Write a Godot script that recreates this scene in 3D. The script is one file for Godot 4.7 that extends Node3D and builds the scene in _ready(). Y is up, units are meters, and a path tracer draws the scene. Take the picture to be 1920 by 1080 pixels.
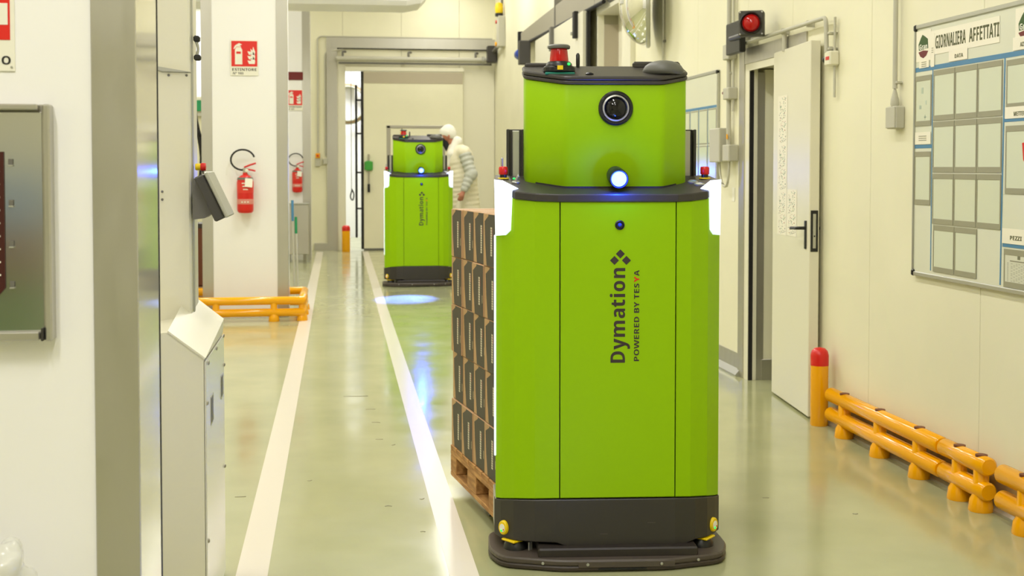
extends Node3D

var mats := {}
var fonts := {}

# ---------------------------------------------------------------- materials
func M(key: String, r := 0.5, g := 0.5, b := 0.5, rough := 0.5, metal := 0.0) -> StandardMaterial3D:
	if mats.has(key):
		return mats[key]
	var m := StandardMaterial3D.new()
	m.resource_name = key
	m.albedo_color = Color(r, g, b)
	m.roughness = rough
	m.metallic = metal
	m.cull_mode = BaseMaterial3D.CULL_DISABLED
	mats[key] = m
	return m

func glow(key: String, r: float, g: float, b: float, e: float) -> StandardMaterial3D:
	var m := M(key, r, g, b, 0.4)
	m.emission_enabled = true
	m.emission = Color(r, g, b)
	m.emission_energy_multiplier = e
	return m

func noise_tex(sd: int, freq: float, c0: Color, c1: Color, n := 512, oct := 4, stretch := 1) -> ImageTexture:
	var f := FastNoiseLite.new()
	f.seed = sd
	f.noise_type = FastNoiseLite.TYPE_SIMPLEX_SMOOTH
	f.frequency = freq
	f.fractal_octaves = oct
	var im := f.get_seamless_image(n, n)
	im.convert(Image.FORMAT_RGB8)
	var o := Image.create(n, n, false, Image.FORMAT_RGB8)
	for y in n:
		for x in n:
			var v := im.get_pixel(x, (y / stretch) % n).r
			o.set_pixel(x, y, c0.lerp(c1, v))
	return ImageTexture.create_from_image(o)

func make_materials() -> void:
	var fl := M("floor_epoxy", 1, 1, 1, 1.0)
	fl.albedo_texture = noise_tex(3, 0.012, Color(0.635, 0.645, 0.475), Color(0.705, 0.705, 0.535))
	fl.roughness_texture = noise_tex(8, 0.02, Color(0.09, 0.09, 0.09), Color(0.20, 0.20, 0.20))
	fl.uv1_triplanar = true
	fl.uv1_world_triplanar = true
	fl.uv1_scale = Vector3(0.22, 0.22, 0.22)
	fl.normal_enabled = true
	var f := FastNoiseLite.new()
	f.seed = 21
	f.frequency = 0.015
	f.fractal_octaves = 2
	var im := f.get_seamless_image(512, 512)
	im.convert(Image.FORMAT_RGBA8)
	im.bump_map_to_normal_map(1.0)
	fl.normal_texture = ImageTexture.create_from_image(im)
	fl.normal_scale = 0.10
	fl.metallic_specular = 0.6
	M("paint_white", 0.87, 0.84, 0.775, 0.25)
	var w := M("wall", 1, 1, 1, 0.55)
	w.albedo_texture = noise_tex(5, 0.006, Color(0.895, 0.88, 0.765), Color(0.925, 0.91, 0.795), 256)
	w.uv1_triplanar = true
	w.uv1_world_triplanar = true
	w.uv1_scale = Vector3(0.5, 0.5, 0.5)
	M("wall_white", 0.955, 0.95, 0.945, 0.45)
	M("white_enamel", 0.895, 0.88, 0.79, 0.32)
	M("seam", 0.62, 0.60, 0.50, 0.7)
	var s := M("steel", 0.74, 0.73, 0.69, 1.0, 0.85)
	s.roughness_texture = noise_tex(11, 0.03, Color(0.28, 0.28, 0.28), Color(0.46, 0.46, 0.46), 256)
	s.uv1_triplanar = true
	s.uv1_world_triplanar = true
	s.uv1_scale = Vector3(1.5, 0.3, 1.5)
	M("steel_matt", 0.66, 0.64, 0.58, 0.5, 0.6)
	M("polished", 0.86, 0.84, 0.74, 0.08, 0.35)
	M("chrome", 0.92, 0.92, 0.90, 0.03, 1.0)
	M("alu", 0.72, 0.72, 0.68, 0.38, 0.7)
	M("green", 0.57, 0.745, 0.0, 0.42).metallic_specular = 0.3
	M("dark", 0.20, 0.185, 0.165, 0.42)
	M("dark_plastic", 0.26, 0.25, 0.23, 0.5)
	M("bumper", 0.22, 0.18, 0.15, 0.5)
	M("bumper_plate", 0.30, 0.265, 0.23, 0.45)
	M("black", 0.07, 0.07, 0.07, 0.35)
	M("black_gloss", 0.02, 0.02, 0.025, 0.06)
	M("rubber", 0.10, 0.09, 0.08, 0.7)
	M("grey_plastic", 0.74, 0.73, 0.66, 0.5)
	M("grey_dark", 0.42, 0.41, 0.38, 0.5)
	M("greige", 0.70, 0.66, 0.57, 0.5)
	M("grey_dome", 0.36, 0.36, 0.33, 0.5)
	M("yellow", 0.96, 0.67, 0.0, 0.17)
	M("yellow_paint", 0.93, 0.80, 0.02, 0.4)
	M("red", 0.83, 0.11, 0.08, 0.32)
	M("red_lens", 0.72, 0.05, 0.05, 0.10)
	M("red_sign", 0.86, 0.13, 0.08, 0.4)
	M("maroon", 0.42, 0.08, 0.07, 0.5)
	M("paper", 0.93, 0.92, 0.86, 0.6)
	M("clear_tape", 0.95, 0.93, 0.85, 0.12)
	M("ink", 0.12, 0.11, 0.09, 0.6)
	M("ink_olive", 0.30, 0.31, 0.14, 0.6)
	M("ink_green", 0.22, 0.34, 0.12, 0.6)
	M("blue_tape", 0.29, 0.51, 0.66, 0.4)
	M("frame_grey", 0.60, 0.59, 0.49, 0.5)
	M("board", 0.86, 0.865, 0.78, 0.16)
	M("sheet", 0.83, 0.85, 0.75, 0.14)
	M("kraft", 0.73, 0.58, 0.42, 0.75)
	M("print_dark", 0.20, 0.17, 0.15, 0.5)
	M("blue_plastic", 0.16, 0.28, 0.66, 0.4)
	M("green_plastic", 0.10, 0.55, 0.33, 0.4)
	M("green_tag", 0.25, 0.62, 0.24, 0.5)
	M("brown_box", 0.42, 0.23, 0.13, 0.7)
	M("skin", 0.72, 0.47, 0.36, 0.55)
	M("jacket", 0.76, 0.765, 0.71, 0.7)
	M("jacket_cream", 0.93, 0.90, 0.79, 0.75)
	M("beanie", 0.95, 0.94, 0.89, 0.85)
	M("mask", 0.07, 0.08, 0.10, 0.7)
	var wd := M("wood", 1, 1, 1, 0.7)
	wd.albedo_texture = noise_tex(31, 0.02, Color(0.56, 0.39, 0.20), Color(0.82, 0.63, 0.38), 256, 5)
	wd.uv1_triplanar = true
	wd.uv1_scale = Vector3(6, 6, 1.2)
	var pl := M("film", 0.93, 0.93, 0.90, 0.12)
	pl.transparency = BaseMaterial3D.TRANSPARENCY_ALPHA
	pl.albedo_color.a = 0.55
	glow("light_white", 0.90, 0.94, 1.0, 1.25)
	glow("light_blue_lens", 0.45, 0.62, 1.0, 6.0)
	glow("light_tube", 1.0, 0.97, 0.88, 2.0)
	glow("led_green", 0.1, 0.95, 0.35, 1.5)
	glow("led_orange", 1.0, 0.45, 0.1, 1.6)
	glow("led_red", 1.0, 0.12, 0.05, 1.2)
	glow("lamp_red", 0.68, 0.05, 0.05, 0.10).roughness = 0.12

# ---------------------------------------------------------------- mesh helpers
func mk(v: PackedVector3Array, t: PackedInt32Array, g: PackedInt32Array = PackedInt32Array()) -> ArrayMesh:
	var vol := 0.0
	for i in range(0, t.size(), 3):
		vol += v[t[i]].dot(v[t[i + 1]].cross(v[t[i + 2]]))
	var flip := vol > 0.0
	var st := SurfaceTool.new()
	st.begin(Mesh.PRIMITIVE_TRIANGLES)
	for i in range(0, t.size(), 3):
		var k: int = g[i / 3] if g.size() else -1
		st.set_smooth_group(k if k >= 0 else 0xFFFFFFFF)
		st.add_vertex(v[t[i]])
		st.add_vertex(v[t[i + 2]] if flip else v[t[i + 1]])
		st.add_vertex(v[t[i + 1]] if flip else v[t[i + 2]])
	st.generate_normals()
	return st.commit()

func bevbox(s: Vector3, b := 0.004) -> ArrayMesh:
	var h := s * 0.5
	b = minf(b, minf(h.x, minf(h.y, h.z)) * 0.6)
	var v := PackedVector3Array()
	var t := PackedInt32Array()
	var id := {}
	for ax in 3:
		for sx in [-1, 1]:
			for sy in [-1, 1]:
				for sz in [-1, 1]:
					var sg := Vector3(sx, sy, sz)
					var p := sg * (h - Vector3(b, b, b))
					p[ax] = sg[ax] * h[ax]
					id[[ax, sx, sy, sz]] = v.size()
					v.append(p)
	var quad := func(a: int, c: int, d: int, e: int) -> void:
		var n := (v[c] - v[a]).cross(v[d] - v[a])
		var mid := (v[a] + v[c] + v[d] + v[e]) / 4.0
		if n.dot(mid) < 0:
			t.append_array([a, c, d, a, d, e])
		else:
			t.append_array([a, d, c, a, e, d])
	for s1 in [-1, 1]:
		quad.call(id[[0, s1, -1, -1]], id[[0, s1, 1, -1]], id[[0, s1, 1, 1]], id[[0, s1, -1, 1]])
		quad.call(id[[1, -1, s1, -1]], id[[1, 1, s1, -1]], id[[1, 1, s1, 1]], id[[1, -1, s1, 1]])
		quad.call(id[[2, -1, -1, s1]], id[[2, 1, -1, s1]], id[[2, 1, 1, s1]], id[[2, -1, 1, s1]])
		for s2 in [-1, 1]:
			quad.call(id[[0, s1, s2, -1]], id[[0, s1, s2, 1]], id[[1, s1, s2, 1]], id[[1, s1, s2, -1]])
			quad.call(id[[0, s1, -1, s2]], id[[0, s1, 1, s2]], id[[2, s1, 1, s2]], id[[2, s1, -1, s2]])
			quad.call(id[[1, -1, s1, s2]], id[[1, 1, s1, s2]], id[[2, 1, s1, s2]], id[[2, -1, s1, s2]])
			for s3 in [-1, 1]:
				var a: int = id[[0, s1, s2, s3]]
				var c: int = id[[1, s1, s2, s3]]
				var d: int = id[[2, s1, s2, s3]]
				if (v[c] - v[a]).cross(v[d] - v[a]).dot(v[a]) < 0:
					t.append_array([a, c, d])
				else:
					t.append_array([a, d, c])
	return mk(v, t)

# rings: closed loops of the same length, capped at both ends
func loft(rings: Array, smooth := false, caps := true, closed := false) -> ArrayMesh:
	var v := PackedVector3Array()
	var t := PackedInt32Array()
	var g := PackedInt32Array()
	var n: int = rings[0].size()
	for r in rings:
		v.append_array(r)
	var last := rings.size() if closed else rings.size() - 1
	for i in last:
		var a := i * n
		var b := ((i + 1) % rings.size()) * n
		for j in n:
			var k := (j + 1) % n
			t.append_array([a + j, a + k, b + k, a + j, b + k, b + j])
			g.append_array([1, 1] if smooth else [-1, -1])
	if caps and not closed:
		for e in [0, rings.size() - 1]:
			var c := Vector3.ZERO
			for p in rings[e]:
				c += p
			v.append(c / n)
			for j in n:
				var k := (j + 1) % n
				if e == 0:
					t.append_array([e * n + k, e * n + j, v.size() - 1])
				else:
					t.append_array([e * n + j, e * n + k, v.size() - 1])
				g.append(2 + (1 if e else 0))
	return mk(v, t, g)

# profile of (radius, height), turned about y
func lathe(prof: Array, seg := 24, smooth := true, sweep := TAU) -> ArrayMesh:
	var rings := []
	for p in prof:
		var r := PackedVector3Array()
		for j in seg:
			var a := sweep * j / seg
			r.append(Vector3(cos(a) * maxf(p[0], 0.0001), p[1], sin(a) * maxf(p[0], 0.0001)))
		rings.append(r)
	# sharp profile corners: split into pieces joined in one mesh
	var st := SurfaceTool.new()
	st.begin(Mesh.PRIMITIVE_TRIANGLES)
	var v := PackedVector3Array()
	var t := PackedInt32Array()
	var g := PackedInt32Array()
	var grp := 1
	for i in rings.size() - 1:
		if i > 0:
			var d0 := Vector2(prof[i][0] - prof[i - 1][0], prof[i][1] - prof[i - 1][1]).normalized()
			var d1 := Vector2(prof[i + 1][0] - prof[i][0], prof[i + 1][1] - prof[i][1]).normalized()
			if d0.dot(d1) < 0.8:
				grp += 1
		var a := v.size()
		v.append_array(rings[i])
		v.append_array(rings[i + 1])
		for j in seg:
			var k := (j + 1) % seg
			t.append_array([a + j, a + k, a + seg + k, a + j, a + seg + k, a + seg + j])
			g.append_array([grp, grp] if smooth else [-1, -1])
	for e in [0, rings.size() - 1]:
		if prof[e][0] > 0.0005:
			grp += 1
			var a := v.size()
			v.append_array(rings[e])
			v.append(Vector3(0, prof[e][1], 0))
			for j in seg:
				var k := (j + 1) % seg
				if e == 0:
					t.append_array([a + k, a + j, a + seg])
				else:
					t.append_array([a + j, a + k, a + seg])
				g.append(grp)
	return mk(v, t, g)

func cyl(r: float, h: float, seg := 20, b := 0.002) -> ArrayMesh:
	b = minf(b, minf(r, h) * 0.4)
	return lathe([[r - b, 0.0], [r, b], [r, h - b], [r - b, h]], seg)

func tube(pts: Array, r: float, seg := 8) -> ArrayMesh:
	var rings := []
	var up := Vector3.UP
	for i in pts.size():
		var d: Vector3 = (pts[mini(i + 1, pts.size() - 1)] - pts[maxi(i - 1, 0)]).normalized()
		if absf(d.dot(up)) > 0.95:
			up = Vector3.RIGHT if absf(d.x) < 0.9 else Vector3.BACK
		var x := d.cross(up).normalized()
		var y := x.cross(d).normalized()
		up = y
		var ring := PackedVector3Array()
		for j in seg:
			var a := TAU * j / seg
			ring.append(pts[i] + (x * cos(a) + y * sin(a)) * r)
		rings.append(ring)
	return loft(rings, true)

func bend(pts: Array, k := 4, rad := 0.06) -> Array:   # rounds the corners of a path
	var o := [pts[0]]
	for i in range(1, pts.size() - 1):
		var p: Vector3 = pts[i]
		var a: Vector3 = p + (pts[i - 1] - p).limit_length(rad)
		var b: Vector3 = p + (pts[i + 1] - p).limit_length(rad)
		for j in k + 1:
			var s := float(j) / k
			o.append(a.lerp(p, s).lerp(p.lerp(b, s), s))
	o.append(pts[-1])
	return o

# a polygon in x, y pushed out along z from z0 to z1
func prism(poly: PackedVector2Array, z0: float, z1: float) -> ArrayMesh:
	var idx := Geometry2D.triangulate_polygon(poly)
	var n := poly.size()
	var v := PackedVector3Array()
	for p in poly:
		v.append(Vector3(p.x, p.y, z0))
	for p in poly:
		v.append(Vector3(p.x, p.y, z1))
	var t := PackedInt32Array()
	for i in range(0, idx.size(), 3):
		t.append_array([idx[i + 2] + n, idx[i + 1] + n, idx[i] + n])
		t.append_array([idx[i], idx[i + 1], idx[i + 2]])
	var area := 0.0
	for j in n:
		var k := (j + 1) % n
		area += poly[j].x * poly[k].y - poly[k].x * poly[j].y
	var tri := 0.0
	if idx.size():
		tri = (poly[idx[1]] - poly[idx[0]]).cross(poly[idx[2]] - poly[idx[0]])
	var caps_ccw := tri < 0.0   # the top cap is listed reversed
	for j in n:
		var k := (j + 1) % n
		var q := [j, k, k + n, j, k + n, j + n] if area > 0 else [k, j, j + n, k, j + n, k + n]
		if not caps_ccw:
			q = [q[0], q[2], q[1], q[3], q[5], q[4]]
		t.append_array(q)
	return mk(v, t)

# a bent sheet: points [x, z, y_bottom, y_top], thickness towards -z (or along n)
func sheet(pts: Array, th: float, back := Vector3(0, 0, -1)) -> ArrayMesh:
	var rings := []
	for p in pts:
		var a := Vector3(p[0], p[2], p[1])
		var b := Vector3(p[0], p[3], p[1])
		var c := 0.003
		rings.append(PackedVector3Array([a + back * c, a + Vector3(0, c, 0), b - Vector3(0, c, 0), b + back * c, b + back * th, a + back * th]))
	return loft(rings)

func round_poly(poly: Array, r: float, k := 4) -> Array:
	var o := []
	var n := poly.size()
	for i in n:
		var p: Vector2 = poly[i]
		var a: Vector2 = p + (poly[(i + n - 1) % n] - p).limit_length(r)
		var b: Vector2 = p + (poly[(i + 1) % n] - p).limit_length(r)
		for j in k + 1:
			var s := float(j) / k
			o.append(a.lerp(p, s).lerp(p.lerp(b, s), s))
	return o

# a plan (x, z) between two sloping heights y0 + s0 * -z and y1 + s1 * -z, with the upper edge chamfered
func slab(plan: Array, y0: float, s0: float, y1: float, s1: float, cham := 0.004, smooth := false) -> ArrayMesh:
	var c := Vector2.ZERO
	for p in plan:
		c += p
	c /= plan.size()
	var rings := []
	for k in 4:
		var r := PackedVector3Array()
		for p: Vector2 in plan:
			var q := p - (p - c).normalized() * (cham if k in [0, 3] else 0.0)
			var y := y0 - s0 * q.y if k < 2 else y1 - s1 * q.y
			if k == 1: y += cham
			if k == 2: y -= cham
			r.append(Vector3(q.x, y, q.y))
		rings.append(r)
	return loft(rings, smooth)

func hexa(p: Array) -> ArrayMesh:   # eight corners: four below, four above
	return loft([PackedVector3Array(p.slice(0, 4)), PackedVector3Array(p.slice(4, 8))])

func uvquad(w: float, h: float) -> ArrayMesh:
	var q := QuadMesh.new()
	q.size = Vector2(w, h)
	var a := ArrayMesh.new()
	a.add_surface_from_arrays(Mesh.PRIMITIVE_TRIANGLES, q.get_mesh_arrays())
	return a

# ---------------------------------------------------------------- object helpers
var used := {}
func numbered(n: String) -> String:
	var k: int = used.get(n, 0)
	used[n] = k + 1
	return n if k == 0 else "%s_%03d" % [n, k]

func thing(called: String, label: String, category: String, at := Vector3.ZERO, yaw := 0.0, group := "") -> Node3D:
	var o := Node3D.new()
	o.name = numbered(called)
	add_child(o)
	o.position = at
	o.rotation_degrees.y = yaw
	o.set_meta("label", label)
	o.set_meta("category", category)
	if group:
		o.set_meta("group", group)
	return o

func part(parent: Node, called: String, mesh: Mesh, mat: Material, at := Vector3.ZERO, rot := Vector3.ZERO, label := "") -> MeshInstance3D:
	var o := MeshInstance3D.new()
	var n := called
	var k := 0
	while parent.has_node(n):
		k += 1
		n = "%s_%03d" % [called, k]
	o.name = n
	o.mesh = mesh
	o.material_override = mat
	o.position = at
	o.rotation_degrees = rot
	parent.add_child(o)
	if label:
		o.set_meta("label", label)
	return o

func solid(called: String, mesh: Mesh, mat: Material, at := Vector3.ZERO, rot := Vector3.ZERO) -> MeshInstance3D:
	var o := part(self, called, mesh, mat, at, rot)
	o.set_meta("kind", "structure")
	return o

func single(called: String, label: String, category: String, mesh: Mesh, mat: Material, at := Vector3.ZERO, rot := Vector3.ZERO, group := "") -> MeshInstance3D:
	var o := MeshInstance3D.new()
	o.name = numbered(called)
	o.mesh = mesh
	o.material_override = mat
	add_child(o)
	o.position = at
	o.rotation_degrees = rot
	o.set_meta("label", label)
	o.set_meta("category", category)
	if group:
		o.set_meta("group", group)
	return o

func lettering(parent: Node, s: String, w: float, h: float, mat: Material, at: Vector3, rot := Vector3.ZERO, bold := true, called := "lettering") -> MeshInstance3D:
	var key := "b" if bold else "r"
	if not fonts.has(key):
		var f := SystemFont.new()
		f.font_names = PackedStringArray(["Droid Sans"])
		f.font_weight = 700 if bold else 400
		fonts[key] = f
	var t := TextMesh.new()
	t.text = s
	t.font = fonts[key]
	t.font_size = 48
	t.pixel_size = 0.01
	t.depth = 0.01
	t.curve_step = 1.0
	var bb := t.get_aabb()
	var src := t.get_mesh_arrays()
	var vs: PackedVector3Array = src[Mesh.ARRAY_VERTEX]
	var c := bb.get_center()
	for i in vs.size():
		vs[i] = Vector3((vs[i].x - c.x) * w / bb.size.x, (vs[i].y - c.y) * h / bb.size.y, (vs[i].z - c.z) * 0.08)
	src[Mesh.ARRAY_VERTEX] = vs
	var a := ArrayMesh.new()
	a.add_surface_from_arrays(Mesh.PRIMITIVE_TRIANGLES, src)
	return part(parent, called, a, mat, at, rot)

# ---------------------------------------------------------------- bodies: smooth union of tapered bones, meshed as surface nets
func nets(bones: Array, cell: float, k := 0.04, ripple := 0.0) -> ArrayMesh:
	var lo := Vector3(1e9, 1e9, 1e9)
	var hi := -lo
	for b in bones:
		var r: float = maxf(b[2], b[3]) + 3 * cell
		for p in [b[0], b[1]]:
			lo = lo.min(p - Vector3(r, r, r))
			hi = hi.max(p + Vector3(r, r, r))
	var nx := int((hi.x - lo.x) / cell) + 2
	var ny := int((hi.y - lo.y) / cell) + 2
	var nz := int((hi.z - lo.z) / cell) + 2
	var f := PackedFloat32Array()
	f.resize(nx * ny * nz)
	f.fill(1.0)
	for b in bones:
		var a: Vector3 = b[0]
		var ab: Vector3 = b[1] - a
		var l2 := maxf(ab.length_squared(), 1e-8)
		var r: float = maxf(b[2], b[3]) + k + 2 * cell
		var l0 := ((a.min(b[1]) - Vector3(r, r, r) - lo) / cell).floor()
		var h0 := ((a.max(b[1]) + Vector3(r, r, r) - lo) / cell).ceil()
		for z in range(maxi(0, int(l0.z)), mini(nz, int(h0.z) + 1)):
			for y in range(maxi(0, int(l0.y)), mini(ny, int(h0.y) + 1)):
				for x in range(maxi(0, int(l0.x)), mini(nx, int(h0.x) + 1)):
					var p := lo + Vector3(x, y, z) * cell
					var s := clampf((p - a).dot(ab) / l2, 0.0, 1.0)
					var d: float = (p - a - ab * s).length() - lerpf(b[2], b[3], s)
					if ripple > 0.0:
						d += ripple * sin(s * sqrt(l2) * 95.0)
					var i := x + nx * (y + ny * z)
					var e := f[i]
					var h := maxf(k - absf(d - e), 0.0) / k
					f[i] = minf(d, e) - h * h * k * 0.25
	var idx := {}
	var v := PackedVector3Array()
	for z in nz - 1:
		for y in ny - 1:
			for x in nx - 1:
				var i := x + nx * (y + ny * z)
				var m := 0
				for c in 8:
					if f[i + (c & 1) + nx * ((c >> 1) & 1) + nx * ny * (c >> 2)] < 0.0:
						m |= 1 << c
				if m == 0 or m == 255:
					continue
				var sum := Vector3.ZERO
				var cnt := 0
				for c in 8:
					for ax in 3:
						if c & (1 << ax):
							continue
						var e := c | (1 << ax)
						if ((m >> c) & 1) == ((m >> e) & 1):
							continue
						var fa := f[i + (c & 1) + nx * ((c >> 1) & 1) + nx * ny * (c >> 2)]
						var fb := f[i + (e & 1) + nx * ((e >> 1) & 1) + nx * ny * (e >> 2)]
						var pa := Vector3(c & 1, (c >> 1) & 1, c >> 2)
						var pb := Vector3(e & 1, (e >> 1) & 1, e >> 2)
						sum += pa.lerp(pb, fa / (fa - fb))
						cnt += 1
				idx[i] = v.size()
				v.append(lo + (Vector3(x, y, z) + sum / cnt) * cell)
	var t := PackedInt32Array()
	var step := [1, nx, nx * ny]
	for i: int in idx:
		for ax in 3:
			var u: int = step[(ax + 1) % 3]
			var w: int = step[(ax + 2) % 3]
			var s0 := f[i] < 0.0
			var s1 := f[i + step[ax]] < 0.0
			if s0 == s1 or not (idx.has(i - u) and idx.has(i - w) and idx.has(i - u - w)):
				continue
			var q := [idx[i], idx[i - u], idx[i - u - w], idx[i - w]]
			if not s0:
				q.reverse()
			t.append_array([q[0], q[1], q[2], q[0], q[2], q[3]])
	var g := PackedInt32Array()
	g.resize(t.size() / 3)
	g.fill(1)
	return mk(v, t, g)

# ---------------------------------------------------------------- the scene
func _ready() -> void:
	# camera
	var cam := Camera3D.new()
	cam.name = "camera"
	cam.projection = Camera3D.PROJECTION_FRUSTUM
	cam.near = 0.05
	cam.far = 120.0
	var f := 2300.0
	cam.size = 1080.0 / f * cam.near
	cam.frustum_offset = Vector2(0.0, -(540.0 - 393.318) / f * cam.near)
	cam.position = Vector3(0, 1.5, 0)
	cam.rotation_degrees = Vector3(-2.0, -8.0869, 0)
	var ca := CameraAttributesPhysical.new()
	ca.frustum_focal_length = 43.0
	ca.exposure_aperture = 5.6
	ca.frustum_focus_distance = 4.7
	cam.attributes = ca
	add_child(cam)
	# sky (the hall is closed; nothing of it shows) and exposure
	var we := WorldEnvironment.new()
	we.name = "environment"
	var env := Environment.new()
	env.background_mode = Environment.BG_COLOR
	env.background_color = Color(0.5, 0.55, 0.6)
	env.tonemap_mode = Environment.TONE_MAPPER_LINEAR
	env.tonemap_exposure = 0.665
	env.sdfgi_enabled = true
	env.ssao_enabled = true
	env.ssil_enabled = true
	we.environment = env
	add_child(we)
	make_materials()
	# lamps of the hall
	for l in [[2.5, 8.0], [-0.5, 8.0], [-3.5, 7.5], [-6.5, 6.5], [-9.5, 9.0], [-12.6, 16.0], [-15.5, 7.5], [-18.5, 6.5], [-21.0, 4.6]]:
		ceiling_light(Vector3(0.35 if l[0] > -15.0 else 1.9, 4.93, l[0]), l[1], "over the corridor")
	for z in [-5.0, -9.0, -13.0, -17.5, -21.0]:
		ceiling_light(Vector3(-2.4, 4.93, z), 8.0, "over the left bay")
	ceiling_light(Vector3(-1.3, 4.93, 0.2), 17.0, "added to brighten the left pillar")  # unseen extra lamp, added to brighten the front of the pier
	build_room()
	build_right_wall()
	build_far_wall()
	build_left()
	var near := agv(Vector3(1.016, 0, -4.48), -5.2, "large lime green automated forklift carrying the pallet of cartons", false)
	agv(Vector3(1.015, 0, -15.4), 0.5, "lime green automated forklift driving far down the corridor, in front of the bending worker", true)
	build_pallet()
	build_guards()
	build_person()

func ceiling_light(at: Vector3, e: float, where: String) -> void:
	var t := thing("ceiling_light", "long white ceiling light panel %s, above the picture" % where, "light", at, 0.0, "ceiling lights")
	part(t, "housing", bevbox(Vector3(0.34, 0.06, 1.6), 0.008), M("white_enamel"), Vector3(0, 0.03, 0))
	part(t, "light_diffuser", bevbox(Vector3(0.28, 0.012, 1.52), 0.003), M("light_tube"), Vector3(0, -0.004, 0))
	var l := AreaLight3D.new()
	l.name = "lamp"
	l.area_size = Vector2(0.28, 1.52)
	l.light_color = Color(1.0, 0.99, 0.975)
	l.light_energy = e
	l.shadow_enabled = true
	l.set("area_range", 40.0)
	l.set("area_attenuation", 2.0)
	l.position = Vector3(0, -0.016, 0)
	l.rotation_degrees = Vector3(-90, 0, 0)
	t.add_child(l)

# a wall made of sandwich panels: backing plus panels with narrow joints; along x (axis 0) or z (axis 2)
func panels(parent: Node, axis: int, face: float, out: float, a: float, b: float, y0: float, y1: float, mat: Material, w := 1.15) -> void:
	var n := maxi(1, roundi(absf(b - a) / w))
	for i in n:
		var c := a + (b - a) * (i + 0.5) / n
		var s := absf(b - a) / n - 0.004
		if axis == 2:
			part(parent, "panel", bevbox(Vector3(0.02, y1 - y0, s), 0.002), mat, Vector3(face - out * 0.01, (y0 + y1) / 2, c))
		else:
			part(parent, "panel", bevbox(Vector3(s, y1 - y0, 0.02), 0.002), mat, Vector3(c, (y0 + y1) / 2, face - out * 0.01))

func slabbox(x0: float, x1: float, y0: float, y1: float, z0: float, z1: float) -> Array:
	return [bevbox(Vector3(absf(x1 - x0), absf(y1 - y0), absf(z1 - z0)), 0.001), Vector3((x0 + x1) / 2, (y0 + y1) / 2, (z0 + z1) / 2)]

func build_room() -> void:
	var b := slabbox(-5.2, 5.2, -0.15, 0.0, 5.5, -26.5)
	solid("floor", b[0], M("floor_epoxy"), b[1])
	b = slabbox(-5.2, 5.2, 5.0, 5.15, 5.5, -26.5)
	solid("ceiling", b[0], M("wall_white"), b[1])
	b = slabbox(-5.2, 5.2, 0, 5.0, 5.3, 5.5)
	solid("wall_back", b[0], M("wall"), b[1])
	b = slabbox(-5.2, -4.0, 0, 5.0, 5.3, -2.7)
	b = slabbox(-4.2, -4.0, 0, 5.0, 5.3, -22.3)
	solid("wall_left", b[0], M("wall"), b[1])
	# painted lines
	for s in [[-0.378, -0.262, "broad white painted floor line left of the walkway, running past the yellow guard rail"], [0.39, 0.497, "broad white painted floor line between the walkway and the two green forklifts"]]:
		var p := [s[0], s[1], s[1] + (0.035 if s[0] > 0 else 0.0), s[0] + (0.035 if s[0] > 0 else 0.0)]
		single("floor_line", s[2], "floor line", hexa([Vector3(p[0], -0.002, 3), Vector3(p[1], -0.002, 3), Vector3(p[2], -0.002, -21.9), Vector3(p[3], -0.002, -21.9), Vector3(p[0], 0.0008, 3), Vector3(p[1], 0.0008, 3), Vector3(p[2], 0.0008, -21.9), Vector3(p[3], 0.0008, -21.9)]), M("paint_white"))
	# scuffs and chips on the epoxy
	var rng := RandomNumberGenerator.new()
	rng.seed = 5
	var fl := get_node("floor")
	var marks := [[0.165, -7.6, 0.06], [0.19, -7.2, 0.05], [0.2, -6.75, 0.04], [0.28, -6.6, 0.02], [-0.47, -5.65, 0.05], [-0.15, -5.9, 0.02], [0.2, -5.4, 0.03], [0.36, -5.5, 0.02], [0.33, -5.0, 0.02], [0.03, -8.05, 0.16], [1.9, -5.3, 0.03], [2.2, -5.0, 0.02], [1.95, -6.2, 0.03]]
	for m in marks:
		var pts := [Vector3(0, 0, 0), Vector3(m[2] * 0.5, 0, rng.randf_range(-0.01, 0.01)), Vector3(m[2], 0, rng.randf_range(-0.01, 0.01))]
		part(fl, "scuff", tube(pts, 0.0022, 5), M("seam", 0.3, 0.28, 0.22, 0.7), Vector3(m[0] + 0.0, 0.0755, m[1] + 10.5))

# ---------------------------------------------------------------- right wall, its doors and fittings
func rw(called: String, label: String, cat: String, y: float, z: float, off := 0.0, group := "") -> Node3D:
	return thing(called, label, cat, Vector3(2.85 - off, y, z), -90.0, group)   # local x runs towards the camera, z out of the wall

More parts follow.
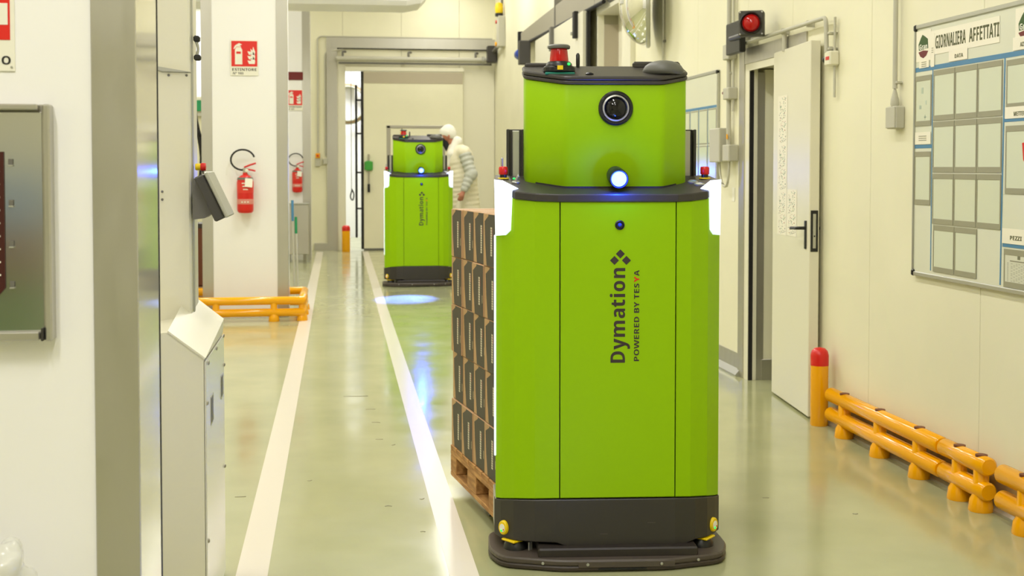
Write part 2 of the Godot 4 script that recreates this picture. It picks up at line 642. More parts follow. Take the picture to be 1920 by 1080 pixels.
func build_right_wall() -> void:
	var W := 2.85
	var w := Node3D.new()
	w.name = "wall_right"
	w.set_meta("kind", "structure")
	add_child(w)
	var segs := [[5.3, -7.45, 0.0, 5.0], [-7.45, -8.30, 2.22, 5.0], [-8.30, -11.95, 0.0, 5.0], [-11.95, -13.15, 3.2, 5.0], [-13.15, -22.3, 0.0, 5.0]]
	for s in segs:
		var b := slabbox(W + 0.022, W + 0.30, s[2], s[3], s[0], s[1])
		part(w, "core", b[0], M("seam"), b[1])
		panels(w, 2, W, -1.0, s[0], s[1], s[2], s[3], M("wall"))
	# rooms behind the two openings
	var bb := slabbox(W + 0.30, W + 2.3, 0.0, 3.6, -8.9, -9.0)
	part(w, "back_room_side", bb[0], M("wall"), bb[1])
	bb = slabbox(W + 2.2, W + 2.3, 0.0, 3.6, -5.5, -15.0)
	part(w, "back_room_wall", bb[0], M("steel_matt"), bb[1])
	bb = slabbox(W + 0.30, W + 2.3, 3.5, 3.6, -5.5, -15.0)
	part(w, "back_room_ceiling", bb[0], M("wall"), bb[1])
	bb = slabbox(W + 0.30, W + 2.3, 0.0, 3.6, -5.5, -5.6)
	part(w, "back_room_end", bb[0], M("wall"), bb[1])
	bb = slabbox(W + 0.30, W + 2.3, 0.0, 3.6, -14.9, -15.0)
	part(w, "back_room_far", bb[0], M("wall"), bb[1])
	for z in [-8.0, -12.6]:  # unseen lamps added to brighten the door linings
		ceiling_light(Vector3(W + 1.3, 3.43, z), 3.0, "added to brighten rooms behind wall doors")
	# steel kick plate and skirting profile
	for s in [[5.2, -7.1], [-8.42, -11.9]]:
		var b := slabbox(W, W - 0.006, 0.0, 0.16, s[0], s[1])
		solid("baseboard_right", b[0], M("steel"), b[1])
		part(get_node("baseboard_right") if s[0] > 0 else get_node("baseboard_right_001"), "profile", prism(PackedVector2Array([Vector2(0, 0), Vector2(0.035, 0), Vector2(0.035, 0.012), Vector2(0.0, 0.05)]), -absf(s[0] - s[1]) / 2, absf(s[0] - s[1]) / 2), M("alu"), Vector3(-0.003, -0.08, 0), Vector3(0, 180, 0))
	# frame of the open hinged door
	var d := Node3D.new()
	d.name = "door_1"
	d.set_meta("kind", "structure")
	add_child(d)
	for s in [["steel_jamb", "steel", W - 0.012, W, 0.0, 2.33, -8.35, -8.46], ["steel_header", "steel", W - 0.012, W, 2.22, 2.33, -8.34, -7.2], ["white_jamb", "white_enamel", W - 0.004, W + 0.001, 0.0, 2.22, -8.265, -8.35],
			["gasket", "rubber", W + 0.001, W + 0.031, 0.0, 2.165, -8.262, -8.30], ["inner_frame", "white_enamel", W + 0.031, W + 0.058, 0.0, 2.2, -8.262, -8.30], ["steel_lining", "steel", W + 0.058, W + 0.112, 0.0, 2.16, -8.268, -8.30],
			["lining", "wall", W + 0.112, W + 0.31, 0.14, 2.18, -8.272, -8.30], ["kick_plate", "steel", W + 0.095, W + 0.315, 0.0, 0.145, -8.258, -8.30], ["white_header", "white_enamel", W - 0.006, W + 0.001, 2.17, 2.225, -8.263, -7.45], ["head_lining", "white_enamel", W + 0.001, W + 0.31, 2.19, 2.22, -8.30, -7.45]]:
		var b := slabbox(s[2], s[3], s[4], s[5], s[6], s[7])
		part(d, s[0], b[0], M(s[1]), b[1])
	# the open leaf
	var lf := Node3D.new()
	lf.name = "door_2"
	lf.set_meta("kind", "structure")
	add_child(lf)
	lf.position = Vector3(2.868, 0, -7.755)
	lf.rotation_degrees.y = -95.2
	var lw := 0.825
	part(lf, "leaf", bevbox(Vector3(lw, 2.235, 0.06), 0.004), M("white_enamel"), Vector3(lw / 2, 1.1295, 0.0))
	part(lf, "hinge_strip", bevbox(Vector3(0.02, 2.1, 0.03), 0.003), M("alu"), Vector3(0.03, 1.14, -0.04))
	var lk := part(lf, "lock_plate", bevbox(Vector3(0.004, 0.245, 0.044), 0.001), M("black", 0.16, 0.13, 0.11, 0.4), Vector3(lw + 0.002, 1.12, 0.0))
	part(lk, "steel_forend", bevbox(Vector3(0.003, 0.205, 0.018), 0.001), M("alu"), Vector3(0.003, 0, 0))
	part(lk, "keyhole", cyl(0.005, 0.003, 10), M("black"), Vector3(0.003, -0.03, 0), Vector3(0, 0, -90))
	for s in [1, -1]:
		var pl := part(lf, "handle_plate", bevbox(Vector3(0.03, 0.17, 0.008), 0.003), M("black"), Vector3(lw - 0.065, 1.095, s * 0.034))
		part(pl, "lever", tube(bend([Vector3(0, 0.04, 0), Vector3(0, 0.04, s * 0.05), Vector3(-0.12, 0.035, s * 0.055)], 4, 0.02), 0.010, 10), M("black"))
	# speckled paper strips stuck on the leaf
	var sp := paper_speckles()
	for s in [["speckled_sheet", "speckled paper sheet taped on the open door leaf, upper of the tall strip", 0.225, 1.80, 0.22, 0.31], ["speckled_sheet", "speckled paper sheet taped on the open door leaf, middle of the tall strip", 0.225, 1.495, 0.22, 0.30],
			["speckled_sheet", "speckled paper sheet taped on the open door leaf, bottom left of the strip", 0.225, 1.205, 0.22, 0.28], ["speckled_sheet", "short speckled paper sheet taped on the open door leaf beside the black lever", 0.45, 1.215, 0.22, 0.29]]:
		var p := lf.transform * Vector3(s[2], s[3], 0.0312)
		var o := single(s[0], s[1], "paper", uvquad(s[4], s[5]), sp, p, Vector3(0, -95.2, 0), "speckled papers on the door")
		o.set_meta("label", s[1])
	build_board()
	# conduit with a junction box between door and whiteboard
	var c := rw("cable_conduit", "grey vertical cable conduit ending in a square box left of the big whiteboard", "conduit", 0, -5.945)
	part(c, "pipe", tube([Vector3(0, 1.90, 0.03), Vector3(0, 4.99, 0.03)], 0.0125, 10), M("grey_plastic"))
	part(c, "gland", lathe([[0.006, 1.84], [0.006, 1.90], [0.02, 1.845], [0.022, 1.82], [0.018, 1.805]], 12), M("grey_plastic"), Vector3(0, 0, 0.03))
	part(c, "cable", tube([Vector3(0, 1.80, 0.03), Vector3(0, 1.93, 0.03)], 0.006, 8), M("grey_dark"))
	part(c, "clip", bevbox(Vector3(0.045, 0.012, 0.03), 0.003), M("grey_plastic"), Vector3(0.01, 1.93, 0.02))
	part(c, "junction_box", bevbox(Vector3(0.11, 0.115, 0.05), 0.006), M("grey_plastic"), Vector3(0, 1.752, 0.025))
	part(c, "box_lid", bevbox(Vector3(0.102, 0.107, 0.008), 0.003), M("grey_plastic"), Vector3(0, 1.752, 0.052))
	# wiring beside the door
	c = rw("switch_wiring", "grey conduit column with junction boxes on the wall left of the open door", "conduit", 0, -8.62)
	part(c, "pipe", tube([Vector3(0, 1.64, 0.035), Vector3(0, 4.99, 0.035)], 0.018, 10), M("grey_plastic"))
	part(c, "pipe", tube([Vector3(0.07, 1.9, 0.025), Vector3(0.07, 4.99, 0.025)], 0.011, 10), M("grey_plastic"))
	for s in [[0.02, 2.33, 0.13, 0.11, 0.07], [0.03, 2.03, 0.13, 0.085, 0.07], [-0.17, 1.66, 0.24, 0.25, 0.09], [0.05, 1.60, 0.15, 0.12, 0.075]]:
		part(c, "junction_box", bevbox(Vector3(s[2], s[3], s[4]), 0.006), M("grey_plastic"), Vector3(s[0], s[1], s[4] / 2))
	part(c, "warning_label", bevbox(Vector3(0.03, 0.035, 0.002), 0.0005), M("yellow"), Vector3(0.02, 1.72, 0.054))
	part(c, "cable", tube(bend([Vector3(-0.16, 1.54, 0.05), Vector3(-0.15, 1.42, 0.05), Vector3(-0.02, 1.33, 0.05), Vector3(0.06, 1.42, 0.05), Vector3(0.06, 1.55, 0.05)], 5, 0.08), 0.009, 8), M("grey_plastic"))
	part(c, "knob", lathe([[0.012, 0], [0.012, 0.03], [0.0, 0.034]], 10), M("maroon"), Vector3(-0.05, 2.04, 0.05), Vector3(0, 0, 90))
	for y in [2.18, 2.46, 2.9]:
		part(c, "clip", bevbox(Vector3(0.06, 0.014, 0.035), 0.003), M("grey_plastic"), Vector3(0.0, y, 0.0175))
	single("wall_label", "small printed label on the wall under the grey cable loop", "label", bevbox(Vector3(0.06, 0.10, 0.003), 0.001), M("paper"), Vector3(2.8475, 1.30, -8.60), Vector3(0, -90, 0))
	c = rw("door_conduit", "grey conduit running above the open door and down to its switch", "conduit", 0, -8.5)
	part(c, "pipe", tube(bend([Vector3(0.0, 2.33, 0.05), Vector3(0.08, 2.355, 0.05), Vector3(1.70, 2.365, 0.05), Vector3(1.712, 2.16, 0.05)], 5, 0.04), 0.013, 10), M("grey_plastic"))
	part(c, "pipe", tube([Vector3(1.76, 2.36, 0.02), Vector3(1.76, 1.9, 0.02)], 0.008, 8), M("grey_plastic"))
	part(c, "drop_pipe", tube([Vector3(0.98, 2.355, 0.03), Vector3(0.98, 2.235, 0.03)], 0.016, 8), M("grey_plastic"))
	for x in [0.4, 0.98, 1.4]:
		part(c, "clip", bevbox(Vector3(0.018, 0.04, 0.05), 0.003), M("grey_plastic"), Vector3(x, 2.362, 0.025))
	for y in [2.27, 2.18]:
		part(c, "clip", bevbox(Vector3(0.06, 0.014, 0.05), 0.003), M("grey_plastic"), Vector3(1.72, y, 0.025))
	c = rw("rotary_switch", "small white switch box with black knob and red plate right of the open door", "switch", 2.124, -6.76)
	part(c, "body", bevbox(Vector3(0.085, 0.085, 0.06), 0.008), M("white_enamel"), Vector3(0, 0, 0.03))
	part(c, "knob", lathe([[0.022, 0], [0.026, 0.012], [0.018, 0.016], [0.018, 0.05], [0.014, 0.055]], 14), M("black"), Vector3(-0.042, 0.0, 0.035), Vector3(0, 0, 90))
	part(c, "red_plate", bevbox(Vector3(0.05, 0.02, 0.003), 0.001), M("red"), Vector3(0.01, 0.0, 0.061))
	part(c, "gland", cyl(0.014, 0.03, 10), M("grey_plastic"), Vector3(-0.02, 0.04, 0.03))
	# red signal lamp
	c = rw("signal_light", "black square signal lamp with round red lens on a bracket above the open door", "signal lamp", 2.44, -8.0)
	part(c, "wall_box", bevbox(Vector3(0.30, 0.22, 0.045), 0.006), M("black"), Vector3(-0.30, -0.04, 0.0925))
	part(c, "arm", tube(bend([Vector3(-0.35, -0.04, 0.11), Vector3(-0.05, -0.05, 0.13), Vector3(0.10, -0.02, 0.13)], 4, 0.05), 0.02, 8), M("black"))
	var hd := part(c, "head", bevbox(Vector3(0.165, 0.165, 0.10), 0.01), M("dark_plastic"), Vector3(0.20, 0.0, 0.15), Vector3(0, 66, 0))
	part(hd, "lens_ring", lathe([[0.070, 0.0], [0.072, 0.02], [0.066, 0.024], [0.060, 0.012], [0.058, 0.0]], 28), M("black"), Vector3(0, 0, 0.046), Vector3(90, 0, 0))
	part(hd, "lamp_lens", lathe([[0.058, 0.0], [0.053, 0.016], [0.038, 0.028], [0.018, 0.034], [0.0, 0.036]], 28), M("lamp_red"), Vector3(0, 0, 0.047), Vector3(90, 0, 0))
	for sx in [-1, 1]:
		for sy in [-1, 1]:
			part(hd, "screw", cyl(0.006, 0.006, 8), M("alu"), Vector3(sx * 0.071, sy * 0.071, 0.048), Vector3(90, 0, 0))
	# the smaller whiteboard beyond the door
	c = rw("notice_board", "smaller whiteboard with blue stripe beyond the open door, half hidden by the foreground forklift", "whiteboard", 1.78, -9.55)
	part(c, "panel", bevbox(Vector3(1.20, 0.88, 0.015), 0.002), M("board"), Vector3(0, 0, 0.008))
	for s in [[0, 0.44, 1.22, 0.025], [0, -0.44, 1.22, 0.025], [0.605, 0, 0.02, 0.90], [-0.605, 0, 0.02, 0.90]]:
		part(c, "frame_rail", bevbox(Vector3(s[2], s[3], 0.022), 0.004), M("alu"), Vector3(s[0], s[1], 0.011))
	for s in [-1, 1]:
		part(c, "corner_cap", bevbox(Vector3(0.03, 0.03, 0.028), 0.006), M("black"), Vector3(0.6, s * 0.435, 0.014))
	part(c, "blue_stripe", bevbox(Vector3(1.18, 0.02, 0.002), 0.0005), M("blue_tape"), Vector3(0, 0.18, 0.0165))
	for x in [-0.35, -0.12, 0.12, 0.36]:
		part(c, "blue_stripe", bevbox(Vector3(0.008, 0.6, 0.002), 0.0005), M("blue_tape"), Vector3(x, -0.13, 0.0165))
	for x in [-0.24, 0.0, 0.24, 0.47]:
		for y in [0.03, -0.25]:
			single("paper_sheet", "sheet on the smaller whiteboard, %s row, %s" % ["upper" if y > 0 else "lower", {-0.24: "far column", 0.0: "second column from the far side", 0.24: "column next to the near edge", 0.47: "column at its near edge"}[x]], "paper", bevbox(Vector3(0.19, 0.25, 0.002), 0.0005), M("sheet"), c.transform * Vector3(x, y, 0.0166), Vector3(0, -90, 0), "sheets on the smaller whiteboard")
			part(c, "sheet_border", bevbox(Vector3(0.21, 0.27, 0.001), 0.0003), M("frame_grey"), Vector3(x, y, 0.0158))
	# convex mirror
	c = rw("convex_mirror", "big round convex mirror on the wall between sliding door and notice board", "mirror", 2.935, -10.60, 0.13)
	c.rotation_degrees.y = -104.6
	var prof := []
	for i in 13:
		var a := PI / 2 * i / 12.0
		prof.append([0.37 * cos(a), 0.26 * sin(a)])
	part(c, "mirror_dome", lathe(prof, 40), M("chrome"), Vector3(0, 0, 0.0), Vector3(90, 0, 0))
	part(c, "rim", lathe([[0.37, -0.02], [0.385, -0.01], [0.385, 0.012], [0.372, 0.018]], 40), M("alu"), Vector3(0, 0, 0.0), Vector3(90, 0, 0))
	part(c, "bracket", bevbox(Vector3(0.05, 0.06, 0.10), 0.004), M("alu"), Vector3(-0.02, 0.12, -0.07))
	c = rw("thin_conduit", "thin grey conduit on the right wall beside the convex mirror", "conduit", 0, -10.50)
	part(c, "pipe", tube([Vector3(0, 0.2, 0.02), Vector3(0, 4.99, 0.02)], 0.010, 8), M("grey_plastic"))
	for y in [2.6, 3.4]:
		part(c, "clip", bevbox(Vector3(0.05, 0.02, 0.025), 0.003), M("grey_dark"), Vector3(0, y, 0.0125))
	# sliding cold-room door on the same wall
	var sd := Node3D.new()
	sd.name = "door_3"
	sd.set_meta("kind", "structure")
	add_child(sd)
	for s in [["leaf", "white_enamel", 2.68, 2.76, 0.05, 3.22, -13.32, -16.6], ["gasket", "rubber", 2.715, 2.75, 0.05, 3.20, -13.25, -13.32], ["jamb", "white_enamel", 2.81, 2.88, 0.0, 3.30, -13.14, -13.18], ["jamb", "white_enamel", 2.80, 2.87, 0.0, 3.30, -11.6, -11.95],
			["lintel", "white_enamel", 2.80, 3.15, 3.15, 3.32, -11.6, -13.16], ["reveal", "greige", 2.88, 3.04, 0.0, 3.05, -13.135, -13.18], ["inner_panel", "white_enamel", 3.04, 3.07, 0.0, 3.2, -11.95, -13.15]]:
		var b := slabbox(s[2], s[3], s[4], s[5], s[6], s[7])
		part(sd, s[0], b[0], M(s[1]), b[1])
	c = thing("door_track", "long steel track cover with rollers above the sliding door on the right wall", "door track", Vector3.ZERO)
	part(c, "cover", hexa([Vector3(2.72, 3.33, -18.2), Vector3(2.74, 3.24, -13.0), Vector3(2.85, 3.24, -13.0), Vector3(2.85, 3.33, -18.2), Vector3(2.72, 3.50, -18.2), Vector3(2.74, 3.56, -13.0), Vector3(2.85, 3.56, -13.0), Vector3(2.85, 3.50, -18.2)]), M("steel_matt"))
	part(c, "cover", hexa([Vector3(2.74, 3.24, -12.98), Vector3(2.74, 3.23, -11.55), Vector3(2.85, 3.23, -11.55), Vector3(2.85, 3.24, -12.98), Vector3(2.74, 3.56, -12.98), Vector3(2.74, 3.58, -11.55), Vector3(2.85, 3.58, -11.55), Vector3(2.85, 3.56, -12.98)]), M("steel_matt"))
	part(c, "rail", tube([Vector3(2.735, 3.31, -18.4), Vector3(2.735, 3.21, -12.5)], 0.022, 8), M("rubber"))
	part(c, "rail", tube([Vector3(2.80, 3.23, -12.5), Vector3(2.80, 3.22, -11.55)], 0.03, 8), M("grey_dark"))
	part(c, "end_bracket", bevbox(Vector3(0.10, 0.30, 0.08), 0.004), M("rubber"), Vector3(2.74, 3.38, -18.3))
	part(c, "seam_band", bevbox(Vector3(0.13, 0.40, 0.04), 0.003), M("grey_dark"), Vector3(2.785, 3.42, -15.35))
	for z in [-15.2, -13.65]:
		part(c, "hanger", bevbox(Vector3(0.05, 0.30, 0.11), 0.006), M("grey_dark" if z < -15 else "rubber"), Vector3(2.66, 3.10, z))
		part(c, "hanger_bolt", cyl(0.02, 0.02, 10), M("alu"), Vector3(2.625, 3.0, z), Vector3(0, 0, 90))
	c = thing("track_motor", "blue motor with dark gearbox below the far end of the track on the right wall", "motor", Vector3(2.62, 3.13, -17.6))
	part(c, "motor", lathe([[0.05, -0.12], [0.075, -0.10], [0.075, 0.08], [0.05, 0.10]], 18), M("blue_plastic"), Vector3(0, 0, 0), Vector3(90, 0, 0))
	part(c, "gearbox", bevbox(Vector3(0.16, 0.34, 0.16), 0.01), M("dark_plastic"), Vector3(0.03, 0.0, 0.2))
	c = thing("control_box", "white control box with yellow beacon in the far right corner above the beam", "control box", Vector3(2.85, 3.92, -21.0), -90)
	part(c, "body", bevbox(Vector3(0.30, 0.52, 0.12), 0.008), M("grey_plastic"), Vector3(0, -0.1, 0.06))
	part(c, "conduit", tube([Vector3(0.0, 0.2, 0.04), Vector3(0.0, 1.07, 0.04)], 0.02, 8), M("grey_dark"))
	part(c, "yellow_beacon", lathe([[0.06, 0.0], [0.07, 0.04], [0.07, 0.11], [0.055, 0.17], [0.0, 0.19]], 16), M("yellow_paint"), Vector3(0.0, 0.22, 0.09))
	part(c, "beacon_foot", cyl(0.07, 0.05, 16), M("black"), Vector3(0.0, 0.165, 0.09))
	part(c, "red_button", cyl(0.03, 0.02, 12), M("red"), Vector3(-0.1, 0.08, 0.12), Vector3(90, 0, 0))
	part(c, "orange_lamp", cyl(0.035, 0.03, 12), M("yellow"), Vector3(-0.1, -0.3, 0.12), Vector3(90, 0, 0))

func paper_speckles() -> StandardMaterial3D:
	var rng := RandomNumberGenerator.new()
	rng.seed = 77
	var im := Image.create(96, 192, false, Image.FORMAT_RGB8)
	im.fill(Color(0.94, 0.92, 0.84))
	var cs := [Color(0.05, 0.38, 0.28), Color(0.62, 0.27, 0.12), Color(0.38, 0.42, 0.14), Color(0.2, 0.2, 0.16), Color(0.08, 0.45, 0.3)]
	for i in 150:
		var p := Vector2(rng.randi_range(14, 82), rng.randi_range(6, 184))
		var r := rng.randf_range(0.9, 3.1)
		var c: Color = cs[rng.randi() % 5]
		for y in range(-3, 4):
			for x in range(-3, 4):
				if Vector2(x, y * 1.4).length() < r:
					im.set_pixel(int(p.x) + x, clampi(int(p.y) + y, 0, 191), c)
	var m := M("speckled_paper", 1, 1, 1, 0.45)
	m.albedo_texture = ImageTexture.create_from_image(im)
	return m

# ---------------------------------------------------------------- the big whiteboard
func build_board() -> void:
	var z0 := -5.755
	var c := rw("whiteboard", "large white planning board headed GIORNALIERA AFFETTATI above the yellow guard rails", "whiteboard", 0, z0)
	var y1 := 2.195
	var y0 := 0.965
	var L := 1.75
	part(c, "panel", bevbox(Vector3(L, y1 - y0, 0.014), 0.002), M("board"), Vector3(L / 2, (y0 + y1) / 2, 0.009))
	for s in [[L / 2, y1 - 0.008, L, 0.022], [L / 2, y0 + 0.008, L, 0.022], [0.004, (y0 + y1) / 2, 0.012, y1 - y0], [L, (y0 + y1) / 2, 0.012, y1 - y0]]:
		part(c, "frame_rail", bevbox(Vector3(s[2], s[3], 0.024), 0.004), M("alu"), Vector3(s[0], s[1], 0.012))
	for s in [y0 + 0.012, y1 - 0.012]:
		part(c, "corner_cap", bevbox(Vector3(0.024, 0.032, 0.028), 0.006), M("black", 0.16, 0.13, 0.11, 0.4), Vector3(0.01, s, 0.014))
	var zt := 0.0168
	# blue tape
	for s in [[0.0, 1.977, L, 1.977, 0.022], [0.186, 1.977, 0.186, 1.00, 0.008], [0.0, 1.60, 0.186, 1.60, 0.018], [0.83, 1.977, 0.815, 0.99, 0.010], [0.83, 1.70, L, 1.70, 0.016], [0.83, 1.165, L, 1.165, 0.016], [1.35, 1.977, 1.34, 0.99, 0.008]]:
		var dx: float = s[2] - s[0]
		var dy: float = s[3] - s[1]
		part(c, "blue_tape", bevbox(Vector3(sqrt(dx * dx + dy * dy), s[4], 0.0012), 0.0003), M("blue_tape"), Vector3((s[0] + s[2]) / 2, (s[1] + s[3]) / 2, zt), Vector3(0, 0, rad_to_deg(atan2(dy, dx))))
	# header strips
	var hs := thing("title_strip", "paper title strip reading GIORNALIERA AFFETTATI taped to the top of the large whiteboard", "sign", c.transform * Vector3(0.475, 2.095, 0.0165), -90)
	part(hs, "paper", bevbox(Vector3(0.62, 0.115, 0.0016), 0.0004), M("clear_tape"), Vector3(0, 0, 0.001))
	lettering(hs, "GIORNALIERA", 0.285, 0.062, M("ink_olive"), Vector3(-0.120, 0.0, 0.0022))
	lettering(hs, "AFFETTATI", 0.255, 0.062, M("ink_olive"), Vector3(0.180, 0.0, 0.0022))
	for s in [["logo_card", "small paper card with green tree emblem at the left end of the whiteboard header", 0.09], ["logo_card", "paper card with dark green emblem on a red base, right in the whiteboard header", 0.985]]:
		var lc := thing(s[0], s[1], "card", c.transform * Vector3(s[2], 2.09, 0.0165), -90)
		part(lc, "card", bevbox(Vector3(0.15, 0.15, 0.0016), 0.0004), M("clear_tape"), Vector3(0, 0, 0.001))
		part(lc, "emblem", prism(PackedVector2Array([Vector2(-0.045, -0.02), Vector2(-0.05, 0.01), Vector2(-0.03, 0.035), Vector2(-0.01, 0.055), Vector2(0.015, 0.045), Vector2(0.045, 0.03), Vector2(0.05, -0.015)]), 0.0018, 0.0024), M("ink_green"))
		part(lc, "emblem_base", prism(PackedVector2Array([Vector2(-0.05, -0.028), Vector2(0.0, -0.022), Vector2(0.05, -0.028), Vector2(0.03, -0.05), Vector2(0.0, -0.06), Vector2(-0.03, -0.05)]), 0.0018, 0.0024), M("maroon"))
		lettering(lc, "Gran", 0.08, 0.025, M("paper"), Vector3(0, -0.004, 0.0026))
	var cards := [[0.10, 2.0, 0.10, 0.035, "", "empty clear card strip at the left end of the whiteboard header"], [0.186, 2.06, 0.035, 0.16, "", "narrow printed paper slip beside the title strip on the large whiteboard"], [0.43, 2.018, 0.17, 0.055, "DATA", "small clear card holder under the title strip on the large whiteboard"], [0.98, 2.018, 0.17, 0.055, "AZIONI", "small card reading AZIONI at the right of the whiteboard header"],
			[0.95, 1.73, 0.22, 0.05, "METTERE", "printed paper strip above the second blue line at the right of the large whiteboard"], [0.93, 1.205, 0.2, 0.065, "PEZZI", "small card reading PEZZI near the lower right of the large whiteboard"], [0.095, 1.64, 0.16, 0.06, "", "clear card holder above the short blue tape at the left of the large whiteboard"]]
	for s in cards:
		var k := thing("card_strip", s[5], "card", c.transform * Vector3(s[0], s[1], 0.0165), -90)
		part(k, "card", bevbox(Vector3(s[2], s[3], 0.0016), 0.0004), M("clear_tape"), Vector3(0, 0, 0.0025))
		if s[4]:
			lettering(k, s[4], s[2] * 0.45, 0.018, M("ink_olive"), Vector3(0.01, -0.006, 0.0036))
		else:
			for j in 3:
				part(k, "print_line", bevbox(Vector3(s[2] * 0.5, 0.004, 0.0008), 0.0002), M("frame_grey"), Vector3(0, -0.01 + j * 0.01, 0.0036))
	# magnetic sheet frames
	var cols := [[0.198, 0.205], [0.405, 0.202], [0.609, 0.206]]
	var rows := [1.965, 1.719, 1.472, 1.226]
	var rn := ["top", "second", "third", "bottom"]
	var cn := ["left", "middle", "right"]
	for i in 3:
		for j in 4:
			if i == 2 and j == 3:
				continue
			sheet_frame(c, cols[i][0] + (0.004 * j if j > 2 else 0.0), rows[j] - 0.004, cols[i][1], 0.24 if j < 3 else 0.224, "grey magnetic frame with blank sheet, %s row, %s column of the large whiteboard grid" % [rn[j], cn[i]])
	sheet_frame(c, 0.012, 1.945, 0.165, 0.245, "grey frame with faint drawing at the large whiteboard's left edge, above the short blue tape", 1)
	sheet_frame(c, 0.012, 1.575, 0.165, 0.26, "grey frame with blank sheet at the large whiteboard's left edge, below the short blue tape")
	sheet_frame(c, 0.845, 1.955, 0.30, 0.21, "wide grey frame with blank sheet at the upper right of the large whiteboard")
	sheet_frame(c, 0.845, 1.675, 0.30, 0.29, "wide grey frame with red drawing at the right of the large whiteboard", 2)
	sheet_frame(c, 0.845, 1.15, 0.24, 0.165, "grey frame with a printed table at the lower right of the large whiteboard", 3)

func sheet_frame(c: Node3D, x: float, y: float, w: float, h: float, label: String, kind := 0) -> void:
	var t := thing("sheet_frame", label, "sheet frame", c.transform * Vector3(x + w / 2, y - h / 2, 0.0165), -90, "magnetic sheet frames on the large whiteboard")
	part(t, "sheet", bevbox(Vector3(w - 0.01, h - 0.01, 0.001), 0.0003), M("sheet"), Vector3(0, 0, 0.001))
	var b := 0.025
	for s in [[0, h / 2 - b / 2, w, b], [0, -h / 2 + b / 2, w, b], [w / 2 - 0.005, 0, 0.010, h - 2 * b], [-w / 2 + 0.005, 0, 0.010, h - 2 * b]]:
		part(t, "frame_strip", bevbox(Vector3(s[2] - 0.002, s[3], 0.002), 0.0005), M("frame_grey"), Vector3(s[0], s[1], 0.0022))
	if kind == 1:
		for s in [[-0.01, 0.05, 0.02, 0.03], [-0.03, -0.03, 0.02, 0.02], [0.03, -0.01, 0.012, 0.02], [0.02, -0.08, 0.025, 0.006], [0.02, -0.08, 0.006, 0.025]]:
			part(t, "drawing", bevbox(Vector3(s[2], s[3], 0.0006), 0.0002), M("faint", 0.68, 0.74, 0.66, 0.3), Vector3(s[0], s[1], 0.0018))
	elif kind == 2:
		part(t, "red_drawing", prism(PackedVector2Array([Vector2(-0.02, 0.07), Vector2(0.02, 0.075), Vector2(0.06, 0.06), Vector2(0.05, 0.0), Vector2(0.02, -0.04), Vector2(-0.01, 0.0)]), 0.0016, 0.0024), M("red"))
	elif kind == 3:
		part(t, "printed_table", uvquad(w - 0.02, h - 0.04), table_print(), Vector3(0, 0, 0.0017))

func table_print() -> StandardMaterial3D:
	var m := M("table_print", 1, 1, 1, 0.4)
	var im := Image.create(160, 120, false, Image.FORMAT_RGB8)
	im.fill(Color(0.84, 0.84, 0.76))
	im.fill_rect(Rect2i(70, 6, 16, 14), Color(0.45, 0.45, 0.35))
	im.fill_rect(Rect2i(28, 26, 124, 5), Color(0.55, 0.54, 0.45))
	for y in range(36, 116, 6):
		im.fill_rect(Rect2i(28, y, 124, 1), Color(0.68, 0.68, 0.6))
		im.fill_rect(Rect2i(12, y + 1, 9, 2), Color(0.55, 0.55, 0.47))
		for x in range(34, 146, 14):
			if (x * 7 + y * 13) % 5 < 3:
				im.fill_rect(Rect2i(x, y + 2, 9, 2), Color(0.66, 0.66, 0.58))
	m.albedo_texture = ImageTexture.create_from_image(im)
	return m

